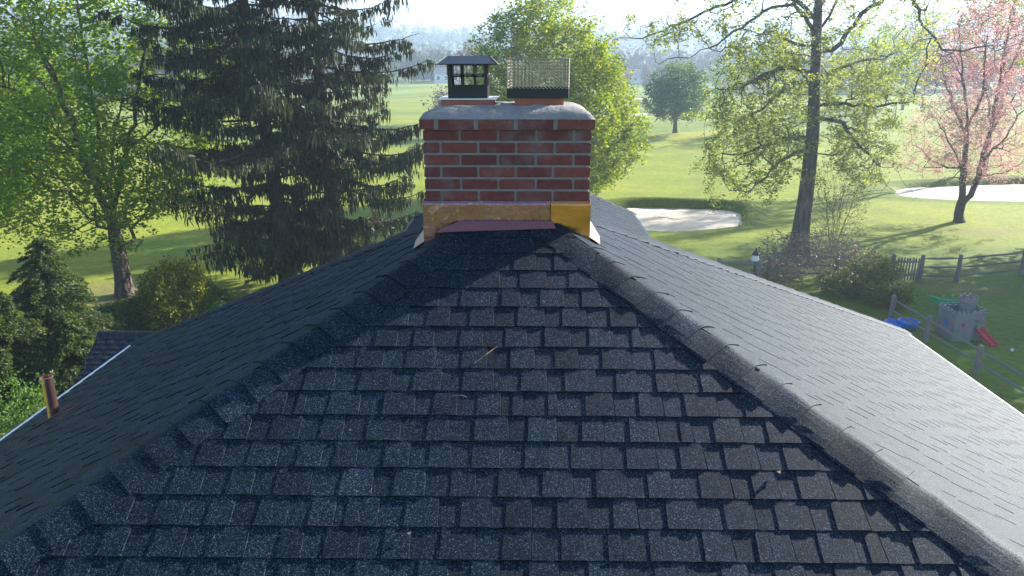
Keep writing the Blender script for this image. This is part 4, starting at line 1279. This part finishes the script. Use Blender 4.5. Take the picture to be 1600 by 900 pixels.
# trees outside the frame on the right whose shadows cross the lawn
for i, (x, y, h_, rr) in enumerate(((31.5, 34, 14, 5.5), (40, 41, 15, 5), (27.5, 23.5, 10, 4.2), (35, 29, 13, 5.2), (34, 38.5, 12, 4.5))):
    broadleaf('shade_tree', (x, y, float(gz(x, y))), h_, rr, ('tall leafy tree beyond the right end of the rail fence', 'tallest leafy tree, farthest out beyond the pink tree', 'smallest leafy tree, nearest the house beyond the toy castle', 'mid sized leafy tree in the middle of the row right of the castle', 'leafy tree standing close behind the rail fence end')[i], leaves=7000, lsize=.34, seed=70+i, n_att=160, r=.25,
              group='leafy trees outside the frame', spread=.55, gap=.2, tip=.012, z0=.12, twigr=.06)
# mid distance trees across the course
mids = [(1352, 200, 100, 15, 6.0, 'leaf_big', 'hazy yellow green tree far behind the old tree'), (1410, 172, 135, 19, 6.5, 'leaf_yellow', 'tall hazy tree far behind the old tree limb'),
        (1440, 168, 150, 20, 7, 'leaf_dark', 'hazy dark tree far left of the pink tree'),
        (720, 196, 95, 7.0, 4.2, 'brush', 'low dull olive tree just left of the chimney cap'), (745, 190, 120, 12.5, 4.5, 'brush', 'bare brownish tree far behind the left chimney cap'),
        (967, 136, 255, 8.5, 4.2, 'leaf_purple', 'distant round purple tree right of the mesh cap'), (1010, 134, 262, 8, 2.2, 'brush', 'small pale bare tree far off beside the purple tree'),
        (60, 160, 130, 11, 5, 'leaf_dark', 'distant round tree glimpsed through the left maple'), (330, 150, 150, 12, 6, 'leaf_maple', 'distant green tree glimpsed between maple and spruce'),
        (905, 150, 190, 10, 5, 'leaf_dark', 'distant tree half hidden by the linden'), (1130, 150, 200, 10, 5, 'leaf_yellow', 'distant pale tree behind the leaves of the old tree'),
        (1210, 148, 215, 11, 5, 'leaf_dark', 'distant dark tree seen through the old tree'), (1180, 138, 260, 9, 4, 'leaf_purple', 'distant reddish tree seen through the old tree')]
for i, (px, py, Y, h_, rr, mt, lab) in enumerate(mids):
    q = at(px, py, Y); z = float(gz(q.x, q.y))
    broadleaf('distant_tree', (q.x, q.y, z), h_, rr, lab, leaves=int(3200 if Y > 140 else 5200), lsize=.4 if Y > 140 else .3, seed=100+i, n_att=110, r=.2, mat=mt, spread=.5, gap=.3, tip=.02, twigr=.08, z0=.2, trunkk=7)
# feathery conifers and shrubs, lower left
def near(px, py, Y):
    q = at(px, py, Y); return q
q = at(62, 380, 20.5); hemlock((q.x, q.y, 0), q.z+.2, 2.5, 'tall feathery conifer with a pointed top at the lower left', 81, 46000)
q = at(-12, 462, 17); hemlock((q.x, q.y, 0), q.z+.2, 2.4, 'feathery conifer at the left edge of the picture', 82, 40000)
q = at(105, 500, 17.5); hemlock((q.x, q.y, 0), q.z, 2.3, 'low bushy conifer between the pointed conifer and the shed roof', 83, 38000)
q = at(16, 618, 12.5); shrub('bright_shrub', (q.x, q.y, 0), 1.9, 1.5, q.z, 'bright green leafy shrub at the lower left behind the gutter', n=30000, size=.06, seed=84)
q = G(283, 500); shrub('golden_evergreen', q, 1.5, 1.45, 2.1, 'round domed golden green evergreen bush above the shed ridge', mat='gold_shrub', n=24000, size=.10, seed=85, up=.6, inner=.85)
for i, (px, py, rx, h_, lab) in enumerate(((228, 508, .95, 1.05, 'low green bush leaning against the golden dome bush'), (190, 510, .85, .8, 'low spreading bush left of the green bush'),
                                           (165, 508, .6, .62, 'smallest low bush at the left end of the hedge'), (330, 500, 1.1, 1.2, 'dark low bush at the foot of the spruces'))):
    q = G(px, py); shrub('low_bush', q, rx, .9, h_, lab, n=7000, size=.09, seed=86+i, mat='green_shrub' if i else 'green_shrub')
# undergrowth by the big tree
q = G(1300, 392); twiggy('bare_shrub', q, 2.1, 1.6, 5.4, 'tall fan shaped shrub of bare tan twigs right of the old trunk', n=1100, seed=91, leaves=4200, lsize=.055, r=.014)
for i, (px, py, rx, h_, nm, lv, mt, lab) in enumerate((
    (1235, 425, 2.0, 1.9, 'dry_bush', 2600, 'brush', 'low tangle of dry pinkish twigs at the foot of the old trunk'),
    (1285, 436, 2.2, 2.2, 'dry_bush', 3200, 'brush', 'brown twiggy bush in front of the fan shaped shrub'),
    (1215, 448, 1.4, 1.3, 'dry_bush', 2200, 'brush', 'small dry bush nearest the post lantern'),
    (1320, 460, 1.4, 1.0, 'leafy_bush', 5000, 'leaf_olive', 'yellow green bush low behind the roof edge'),
    (1362, 452, 1.5, 1.5, 'leafy_bush', 6000, 'leaf_olive', 'loose green bush in front of the fence gate'),
    (1345, 425, 1.3, 1.1, 'leafy_bush', 3600, 'leaf_olive', 'thin green bush by the fence left of the gate'),
    (1385, 478, 1.2, .95, 'leafy_bush', 4500, 'leaf_olive', 'yellow green bush beside the blue plastic tray'))):
    q = G(px, py); twiggy(nm, q, rx, rx*.8, h_, lab, n=520, seed=92+i, leaves=lv, mat=mt, lsize=.085, fan=1.3)

# far woodland: masses of small trees on the hills
def woodland(name, pts, seed, mat='far_wood', nq=90, kind='stuff'):
    rng = np.random.default_rng(seed); Cs = []; Ss = []; Ts = []
    for (x, y, h_, r_) in pts:
        z = float(gz(x, y)); n = nq
        v = rng.normal(size=(n, 3)); v /= np.linalg.norm(v, axis=1, keepdims=True); v *= rng.uniform(.55, 1.05, (n, 1))
        Cs.append(np.array([x, y, z+h_*.55])+v*[r_, r_, h_*.45]); Ts.append(np.full(n, rng.uniform(0, 1))+rng.normal(0, .1, n))
    C = np.concatenate(Cs); o = leaf_mesh(name, C, pts[0][3]*.42, M[mat], None, flat=.8, aspect=.8, rng=rng, tint=np.concatenate(Ts)); o['kind'] = kind
    return o
rng = np.random.default_rng(200); W = []
for i in range(1300):
    px = rng.uniform(-250, 1850); Y = rng.uniform(430, 1150); q = at(px, 93, Y); W.append((q.x, q.y, rng.uniform(11, 20), rng.uniform(5, 9)))
woodland('far_woodland', W, 201, nq=90)
W = []
for px0, px1, Y, n in ((-200, 420, 210, 60), (-200, 300, 300, 60), (640, 760, 330, 40), (880, 1130, 330, 60), (960, 1150, 390, 60), (1150, 1400, 260, 40), (1330, 1800, 240, 70), (1100, 1500, 360, 70), (300, 720, 380, 70)):
    for i in range(n):
        q = at(rng.uniform(px0, px1), 100, Y*rng.uniform(.93, 1.1)); W.append((q.x, q.y, rng.uniform(7, 14), rng.uniform(3.2, 5.5)))
woodland('course_edge_woodland', W, 202, nq=80)
# ------------------------------------------------------------ fence, gate, lantern, toys
def rail(mb, a, b, w_=.05, h_=.09):
    d = (b-a).normalized(); s_ = d.cross(Vector((0, 0, 1))).normalized(); n = 5; rows = []
    for i in range(n+1):
        p = a.lerp(b, i/n)+Vector((0, 0, random.uniform(-.012, .012))); k = .45 if i in (0, n) else 1
        rows.append([p+s_*w_*x*.5+Vector((0, 0, h_*z*.5*k)) for x, z in ((-1, -.6), (0, -1), (1, -.5), (.8, .6), (0, 1), (-.9, .5))])
    bb = len(mb.v)
    for r in rows: mb.v += [tuple(p) for p in r]; mb.t += [.5]*6
    for i in range(n):
        for q in range(6): mb.f.append((bb+i*6+q, bb+i*6+(q+1) % 6, bb+i*6+6+(q+1) % 6, bb+i*6+6+q))
    mb.f.append(tuple(bb+q for q in range(5, -1, -1))); mb.f.append(tuple(bb+n*6+q for q in range(6)))
def post(root, p, h_, w_=.13, name='post'):
    mb = MB(); j = lambda: random.uniform(-.012, .012)
    ring = lambda z, k: [(p.x+sx*w_*k/2+j(), p.y+sy*w_*k/2+j(), p.z+z) for sx, sy in ((-1, -1), (1, -1), (1, 1), (-1, 1))]
    r = [ring(-.3, 1), ring(h_*.5, 1), ring(h_-.03, .95), ring(h_, .6)]
    V = [v for q in r for v in q]; Fs = [(3, 2, 1, 0), (12, 13, 14, 15)]
    for l in range(3):
        for i in range(4): Fs.append((l*4+i, l*4+(i+1) % 4, l*4+4+(i+1) % 4, l*4+4+i))
    mb.add(V, Fs); return mb.build(name, M['wood'], root)
def fence(posts, hs, h_, rails, label):
    root = empty('rail_fence', (0, 0, 0)); tag(root, label, 'fence')
    for p in posts: post(root, p, h_)
    for a, b in zip(posts[:-1], posts[1:]):
        for z in rails:
            mb = MB(); u = Vector((0, 0, z)); rail(mb, a+u, b+u); mb.build('rail', M['wood'], root)
    return root
g1 = G(1391, 440); g2 = G(1436, 441)
e1 = G(1494, 441); e2 = G(1594, 431); e3 = e2+(e2-e1)*1.0; e4 = e3+(e2-e1)
fence([g2, e1, e2, e3, e4], 0, 1.28, (.30, .70, 1.1), 'weathered three rail fence running right from the picket gate')
w1 = g1+(g1-g2).normalized()*2.4; w2 = w1+(g1-g2).normalized()*2.6
w3 = G(1183, 451); w4 = G(1120, 447)
fence([g1, w1, w2, w2.lerp(w3, .5), w3, w4], 0, 1.28, (.30, .70, 1.1), 'weathered rail fence half hidden by bushes, left of the picket gate')
gate = empty('picket_gate', (0, 0, 0)); tag(gate, 'small grey picket gate hung between two fence posts', 'gate')
a = g1+(g2-g1)*.10; b = g1+(g2-g1)*.90
for z in (.35, .95):
    mb = MB(); rail(mb, a+Vector((0, -.03, z)), b+Vector((0, -.03, z)), .04, .09); mb.build('gate_rail', M['wood'], gate)
dd = (g2-g1).normalized(); ang = math.atan2(dd.y, dd.x)
for i in range(8):
    q = a.lerp(b, (i+.5)/8)+Vector((0, -.065, 0)); mb = MB(); lean = random.uniform(-.01, .01)
    w_ = .065; zt_p = 1.16+random.uniform(-.02, .02)
    prof = [(-w_/2, .10), (w_/2, .10), (w_/2+lean, zt_p-.05), (lean, zt_p), (-w_/2+lean, zt_p-.05)]
    mb.prism([q+dd*x+Vector((0, .01, z)) for x, z in prof], [q+dd*x+Vector((0, -.012, z)) for x, z in prof]); mb.build('picket', M['wood'], gate)
n1_ = G(1391, 478)+Vector((-.2, 0, 0)); n2_ = G(1446, 534); n3_ = G(1524, 584)
dirn = (n3_-n2_); n0 = n2_-dirn*.85
fence([n0, n2_, n3_, n3_+dirn, n3_+dirn*2, n3_+dirn*3], 0, .98, (.38, .80), 'two rail fence running towards the house past the toy castle')

# post lantern
q = G(1176, 447)
pl = empty('post_lantern', q); tag(pl, 'white lantern with a dark pointed roof on a black post behind the roof edge', 'lantern')
hh = (at(1176, 408, q.y).z-q.z)
mb = MB(); mb.lathe([(.07, 0), (.07, .1), (.045, .14), (.045, hh-.05), (.09, hh-.02), (.09, hh)], (0, 0, 0), 10); mb.build('post', M['black_metal'], pl)
mb = MB(); mb.lathe([(.15, hh), (.165, hh+.05), (.12, hh+.27), (.13, hh+.29)], (0, 0, 0), 6); mb.build('lantern_body', M['white_paint'], pl)
mb = MB(); mb.lathe([(.17, hh+.28), (.18, hh+.31), (.05, hh+.50), (.02, hh+.55), (.0101, hh+.60)], (0, 0, 0), 6); mb.build('lantern_roof', M['black_metal'], pl)

# toy castle
c0 = G(1500, 526)
cs = empty('toy_castle', c0, R(2)); cs.scale = (.74, .74, .80); tag(cs, 'grey plastic toy castle with battlements and a red slide on the lawn', 'play castle')
def wallbox(x1, x2, y1, y2, z1, z2, nm='wall', mt='castle', bev=.02):
    mb = MB(); mb.box(((x1+x2)/2, (y1+y2)/2, (z1+z2)/2), (x2-x1, y2-y1, z2-z1)); return mb.build(nm, M[mt], cs, bevel=bev)
def facade(x1, y1, x2, y2, zt_f, openings, th=.05, nm='wall'):
    """wall with real openings and raised stone blocks"""
    d = Vector((x2-x1, y2-y1, 0)); L = d.length; d.normalize(); ang = math.atan2(d.y, d.x)
    mb = MB(); xs_ = sorted({0, L}|{v for o in openings for v in (o[0], o[1])})
    for a, b in zip(xs_[:-1], xs_[1:]):
        m_ = (a+b)/2; cuts = sorted([(o[2], o[3]) for o in openings if o[0] <= m_ <= o[1]]); z = 0
        for z1, z2 in cuts+[(zt_f, zt_f)]:
            if z1-z > .001:
                c = Vector((x1, y1, 0))+d*m_; mb.box((c.x, c.y, (z+z1)/2), (b-a, th, z1-z), ang)
            z = z2
    w_ = mb.build(nm, M['castle'], cs)
    n_ = Vector((d.y, -d.x, 0)); st = MB(); rnd = random.Random(int(L*100))
    for r_ in range(6):
        z = .06+r_*.2; x = .04+(r_ % 2)*.1
        while x < L-.12:
            wd = rnd.uniform(.14, .22)
            if x+wd > L-.02: break
            if not any(o[0]-.02 < x+wd and x < o[1]+.02 and o[2]-.02 < z+.16 and z < o[3]+.02 for o in openings) and rnd.random() < .8:
                c = Vector((x1, y1, 0))+d*(x+wd/2)+n_*(th/2+.005); st.box((c.x, c.y, z+.08), (wd, .02, .155), ang)
            x += wd+.03
    o = st.build('stone_relief', M['castle'], w_); o['kind'] = 'stuff'
    return w_
def crenels(x1, y1, x2, y2, z, n, th=.07):
    d = Vector((x2-x1, y2-y1, 0)); L = d.length; d.normalize(); ang = math.atan2(d.y, d.x)
    mb = MB(); c = Vector((x1, y1, 0))+d*L/2; mb.box((c.x, c.y, z+.03), (L+.04, th+.03, .07), ang); mb.build('parapet', M['castle'], cs)
    for i in range(n):
        c = Vector((x1, y1, 0))+d*L*(i+.5)/n; mb = MB(); mb.box((c.x, c.y, z+.11), (L/n*.58, th, .10), ang); mb.build('merlon', M['castle'], cs, bevel=.008)
X1, X2, Y1, Y2, HZ = -.80, .78, -.62, .75, 1.22
facade(X1, Y1, -.02, Y1, HZ, [(.25, .48, .55, .95)]) if False else None
# left wall, front corner tower, right wall set back
facade(X1, Y2, X1, Y1, HZ, [(.55, .80, .52, .88)])
facade(X1, Y1, .10, Y1, HZ, [])
facade(.10, Y1, .10, Y1+.22, HZ, [])
facade(.10, Y1+.22, X2, Y1+.22, HZ, [(.12, .36, .55, .92)])
facade(X2, Y1+.22, X2, Y2, HZ, [(.4, .7, .0, .7)])
facade(X2, Y2, X1, Y2, HZ, [])
crenels(X1, Y2, X1, Y1, HZ, 5); crenels(X1, Y1, .10, Y1, HZ, 4); crenels(.10, Y1+.22, X2, Y1+.22, HZ, 3); crenels(X2, Y1+.22, X2, Y2, HZ, 4); crenels(X2, Y2, X1, Y2, HZ, 6)
mb = MB(); mb.box((0, .05, .62), (X2-X1-.06, Y2-Y1-.5, .05)); mb.build('platform', M['castle'], cs)
mb = MB(); mb.box((X1-.03, .0, .70), (.02, .22, .32)); mb.build('shutter', M['blue_plastic'], cs)
mb = MB(); mb.prism([(-.40, Y1-.03, .66), (-.34, Y1-.03, .74), (-.34, Y1-.03, .86), (-.46, Y1-.03, .86), (-.46, Y1-.03, .74)], [(-.40, Y1-.06, .66), (-.34, Y1-.06, .74), (-.34, Y1-.06, .86), (-.46, Y1-.06, .86), (-.46, Y1-.06, .74)]); mb.build('shield', M['red_plastic'], cs)
mb = MB(); mb.lathe([(.34, .62), (.36, 1.50), (.41, 1.54), (.41, 1.72), (.35, 1.72), (.33, 1.2), (.0101, 1.2)], (.35, .42, 0), 20); tw = mb.build('turret', M['castle'], cs)
for i in range(8):
    t = i*math.pi/4; m2 = MB(); m2.box((.35+.38*math.cos(t), .42+.38*math.sin(t), 1.76), (.055, .15, .09), t); m2.build('merlon', M['castle'], tw)
sl_ = MB(); N_ = 10
prof = [(-.19, .10), (-.15, .10), (-.14, .0), (.14, .0), (.15, .10), (.19, .10), (.17, -.04), (-.17, -.04)]
rows = []
for i in range(N_+1):
    t = i/N_; y = Y1+.18-.85*t; z = .46*(1-t)**1.25+.07-.02*t
    rows.append([(.52+x+.30*t, y, z+zz) for x, zz in prof])
bb = 0
for r_ in rows: sl_.v += r_; sl_.t += [.5]*8
for i in range(N_):
    for q_ in range(8): sl_.f.append((i*8+q_, i*8+(q_+1) % 8, i*8+8+(q_+1) % 8, i*8+8+q_))
sl_.f.append(tuple(range(7, -1, -1))); sl_.f.append(tuple(N_*8+q_ for q_ in range(8)))
sl_.build('slide', M['red_plastic'], cs)

# green rocker
q = G(1483, 481)
rk = empty('rocker_toy', q, R(-6)); tag(rk, 'long green plastic rocker toy curved like a boat, behind the toy castle', 'rocker toy')
mb = MB(); n_ = 16; rows = []
for i in range(n_+1):
    t = i/n_*2-1; w_ = .19*(1-t**4*.75); zb = .05+.30*abs(t)**2.2; dp = .26*(1-.5*abs(t)**3)
    x = t*.80
    rows.append([(x, -w_, zb+dp), (x, -w_*.8, zb), (x, w_*.8, zb), (x, w_, zb+dp), (x, w_*.75, zb+dp-.03), (x, w_*.6, zb+dp*.55), (x, -w_*.6, zb+dp*.55), (x, -w_*.75, zb+dp-.03)])
for r_ in rows: mb.v += r_; mb.t += [.5]*8
for i in range(n_):
    for k in range(8): mb.f.append((i*8+k, i*8+(k+1) % 8, i*8+8+(k+1) % 8, i*8+8+k))
mb.f.append(tuple(range(7, -1, -1))); mb.f.append(tuple(n_*8+k for k in range(8)))
mb.build('hull', M['green_plastic'], rk, smooth=False)
for x in (-.32, .02, .36):
    h_ = MB(); h_.tube([(x, -.09, .30), (x, -.09, .50), (x+.02, 0, .54), (x, .09, .50), (x, .09, .30)], .018, 6); h_.build('handle', M['green_plastic'], rk)
# blue tray toy
q = G(1407, 512)
bt_ = empty('blue_tray', q, R(-12)); tag(bt_, 'bright blue two basin plastic play tray lying behind the near fence', 'play tray')
mb = MB()
def basin(cx, cy, rx, ry, z, par):
    m_ = MB(); k = 24; prof = [(1, .03), (1.06, .17), (1.0, .19), (.92, .17), (.84, .07), (.02, .06)]
    for r_, z_ in prof:
        for i in range(k): t = 2*math.pi*i/k; m_.v.append((cx+rx*r_*math.cos(t), cy+ry*r_*math.sin(t), z+z_)); m_.t.append(.5)
    for a in range(len(prof)-1):
        for i in range(k): m_.f.append((a*k+i, a*k+(i+1) % k, (a+1)*k+(i+1) % k, (a+1)*k+i))
    m_.f.append(tuple(range(k-1, -1, -1))); m_.f.append(tuple((len(prof)-1)*k+i for i in range(k)))
    return m_.build('basin', M['blue_plastic'], par, smooth=True)
basin(.24, .0, .36, .34, .12, bt_); basin(-.24, -.05, .33, .36, .05, bt_)
mb.box((.0, .0, .05), (1.0, .34, .1)); mb.build('base', M['blue_plastic'], bt_, bevel=.03)
q = G(1581, 549); bo = MB()
bo.lathe([(.006, 0), (.036, .007), (.051, .03), (.054, .054), (.042, .084), (.018, .102), (.006, .105)], (0, 0, 0), 14)
o = bo.build('ball', M['white_paint'], None, smooth=True); o.location = q; tag(o, 'small white ball lying on the shaded lawn right of the castle', 'ball')

# shed beyond the left eave
rr_ = at(156, 518, 15.8); zr_ = rr_.z
xl_, xr_ = rr_.x, -4.6
shed = empty('garden_shed', (0, 15.8, 0)); tag(shed, 'low outbuilding with a dark shingled gable roof beyond the left gutter', 'shed')
slp = math.atan(.60); cs_, ss_ = math.cos(slp), math.sin(slp)
def SH(o): o.parent = shed; o.location = (0, -15.8, 0); return o
for sg, nm in ((-1, 'front_roof_slope'), (1, 'rear_roof_slope')):
    O = Vector((xl_, 15.8, zr_)); D = Vector((0, sg*cs_, -ss_)); Lr = 3.1
    sl2 = Slope(O, (1, 0, 0), D, [O, O+Vector((xr_-xl_, 0, 0)), O+Vector((xr_-xl_, 0, 0))+D*Lr, O+D*Lr], phase=.08)
    mb = MB(); mb.prism([sl2.P(a, b, -.05) for a, b in sl2.dom], [sl2.P(a, b, -.0075) for a, b in sl2.dom]); dk = SH(mb.build(nm, M['deck']))
    c_ = sl2.cells(e=.143, tab=(.13, .22), gap=(.1, .18), hb=.012, hr=.009)
    mb = MB()
    for b, t, ti, c in c_: mb.prism(b, t, ti)
    o = mb.build('shingle_courses', M['shingle']); o.parent = dk; o['kind'] = 'stuff'
x = xl_-.02; i = 0
while x < xr_:
    mb = MB(); v = []
    for xx, lift in ((x, .012), (x+.155, .02)):
        for yy, zz in ((-.15, -.15*.6+.004), (-.05, -.014), (0, .004), (.05, -.014), (.15, -.15*.6+.004)): v.append((xx, 15.8+yy, zr_+zz+lift))
    b_ = [(a, b, c-.012) for a, b, c in v]
    Fs = []
    for k in range(4): Fs += [(k, k+1, k+6, k+5), (10+k, 15+k, 16+k, 11+k), (k, 10+k, 11+k, k+1), (5+k, 6+k, 16+k, 15+k)]
    Fs += [(0, 5, 15, 10), (4, 14, 19, 9)]
    mb.add(v+b_, Fs, random.gauss(.6, .1)); SH(mb.build('ridge_cap', M['shingle'])); x += .15
mb = MB(); ze = zr_-3.0*ss_
mb.prism([(xl_+.2, 15.8-2.4, -.3), (xr_-.2, 15.8-2.4, -.3), (xr_-.2, 15.8+2.4, -.3), (xl_+.2, 15.8+2.4, -.3)], [(xl_+.2, 15.8-2.4, zr_-1.5), (xr_-.2, 15.8-2.4, zr_-1.5), (xr_-.2, 15.8+2.4, zr_-1.5), (xl_+.2, 15.8+2.4, zr_-1.5)]); SH(mb.build('wall', M['siding']))
mb = MB()
for xx in (xl_+.2, xr_-.2): mb.prism([(xx-.05, 15.8-2.4, zr_-1.5), (xx-.05, 15.8+2.4, zr_-1.5), (xx-.05, 15.8, zr_-.1)], [(xx+.05, 15.8-2.4, zr_-1.5), (xx+.05, 15.8+2.4, zr_-1.5), (xx+.05, 15.8, zr_-.1)])
SH(mb.build('gable', M['siding']))

# far houses
def far_house(px, py, Y, w_, d_, h_, lab, mt='white_paint', rz=0.0):
    q = at(px, py, Y); z = float(gz(q.x, q.y)); r_ = empty('distant_house', (q.x, q.y, z), rz); tag(r_, lab, 'house')
    mb = MB(); mb.box((0, 0, h_/2-.5), (w_, d_, h_+1)); mb.build('wall', M[mt], r_)
    mb = MB(); o_ = .4; mb.prism([(-w_/2-o_, -d_/2-o_, h_), (w_/2+o_, -d_/2-o_, h_), (w_/2+o_, d_/2+o_, h_), (-w_/2-o_, d_/2+o_, h_)], [(-w_/2-o_, -.05, h_+d_*.3), (w_/2+o_, -.05, h_+d_*.3), (w_/2+o_, .05, h_+d_*.3), (-w_/2-o_, .05, h_+d_*.3)]); mb.build('roof', M['far_roof'], r_)
    for i in range(max(2, int(w_/3))):
        x = (i+.5)/max(2, int(w_/3))*w_-w_/2
        mb = MB(); mb.box((x, -d_/2-.03, h_*.55), (1.0, .08, 1.3)); mb.build('window', M['glass'], r_)
far_house(704, 108, 300, 12, 8, 3.5, 'small pale house far off between spruce and left chimney cap')
far_house(1004, 130, 320, 11, 8, 3.2, 'white low house far off right of the purple tree')
far_house(945, 130, 330, 14, 8, 3.0, 'pale low building far off left of the purple tree')
far_house(90, 105, 320, 13, 9, 5, 'pale distant house glimpsed through the left maple')
far_house(1160, 122, 420, 14, 9, 4, 'pale distant house glimpsed through the old tree')

# far-off haze
hz_ = MB(); hz_.box((0, 350, 52), (4200, 4000, 114))
m = bpy.data.materials.new('air_haze'); m.use_nodes = True; nt = m.node_tree
nt.nodes.remove(nt.nodes['Principled BSDF'])
pv = nt.nodes.new('ShaderNodeVolumePrincipled'); pv.inputs['Color'].default_value = (.62, .80, 1.0, 1); pv.inputs['Density'].default_value = .00095; pv.inputs['Anisotropy'].default_value = .35
nt.links.new(pv.outputs[0], nt.nodes['Material Output'].inputs['Volume'])
hb_ = hz_.build('haze', m); hb_['kind'] = 'stuff'
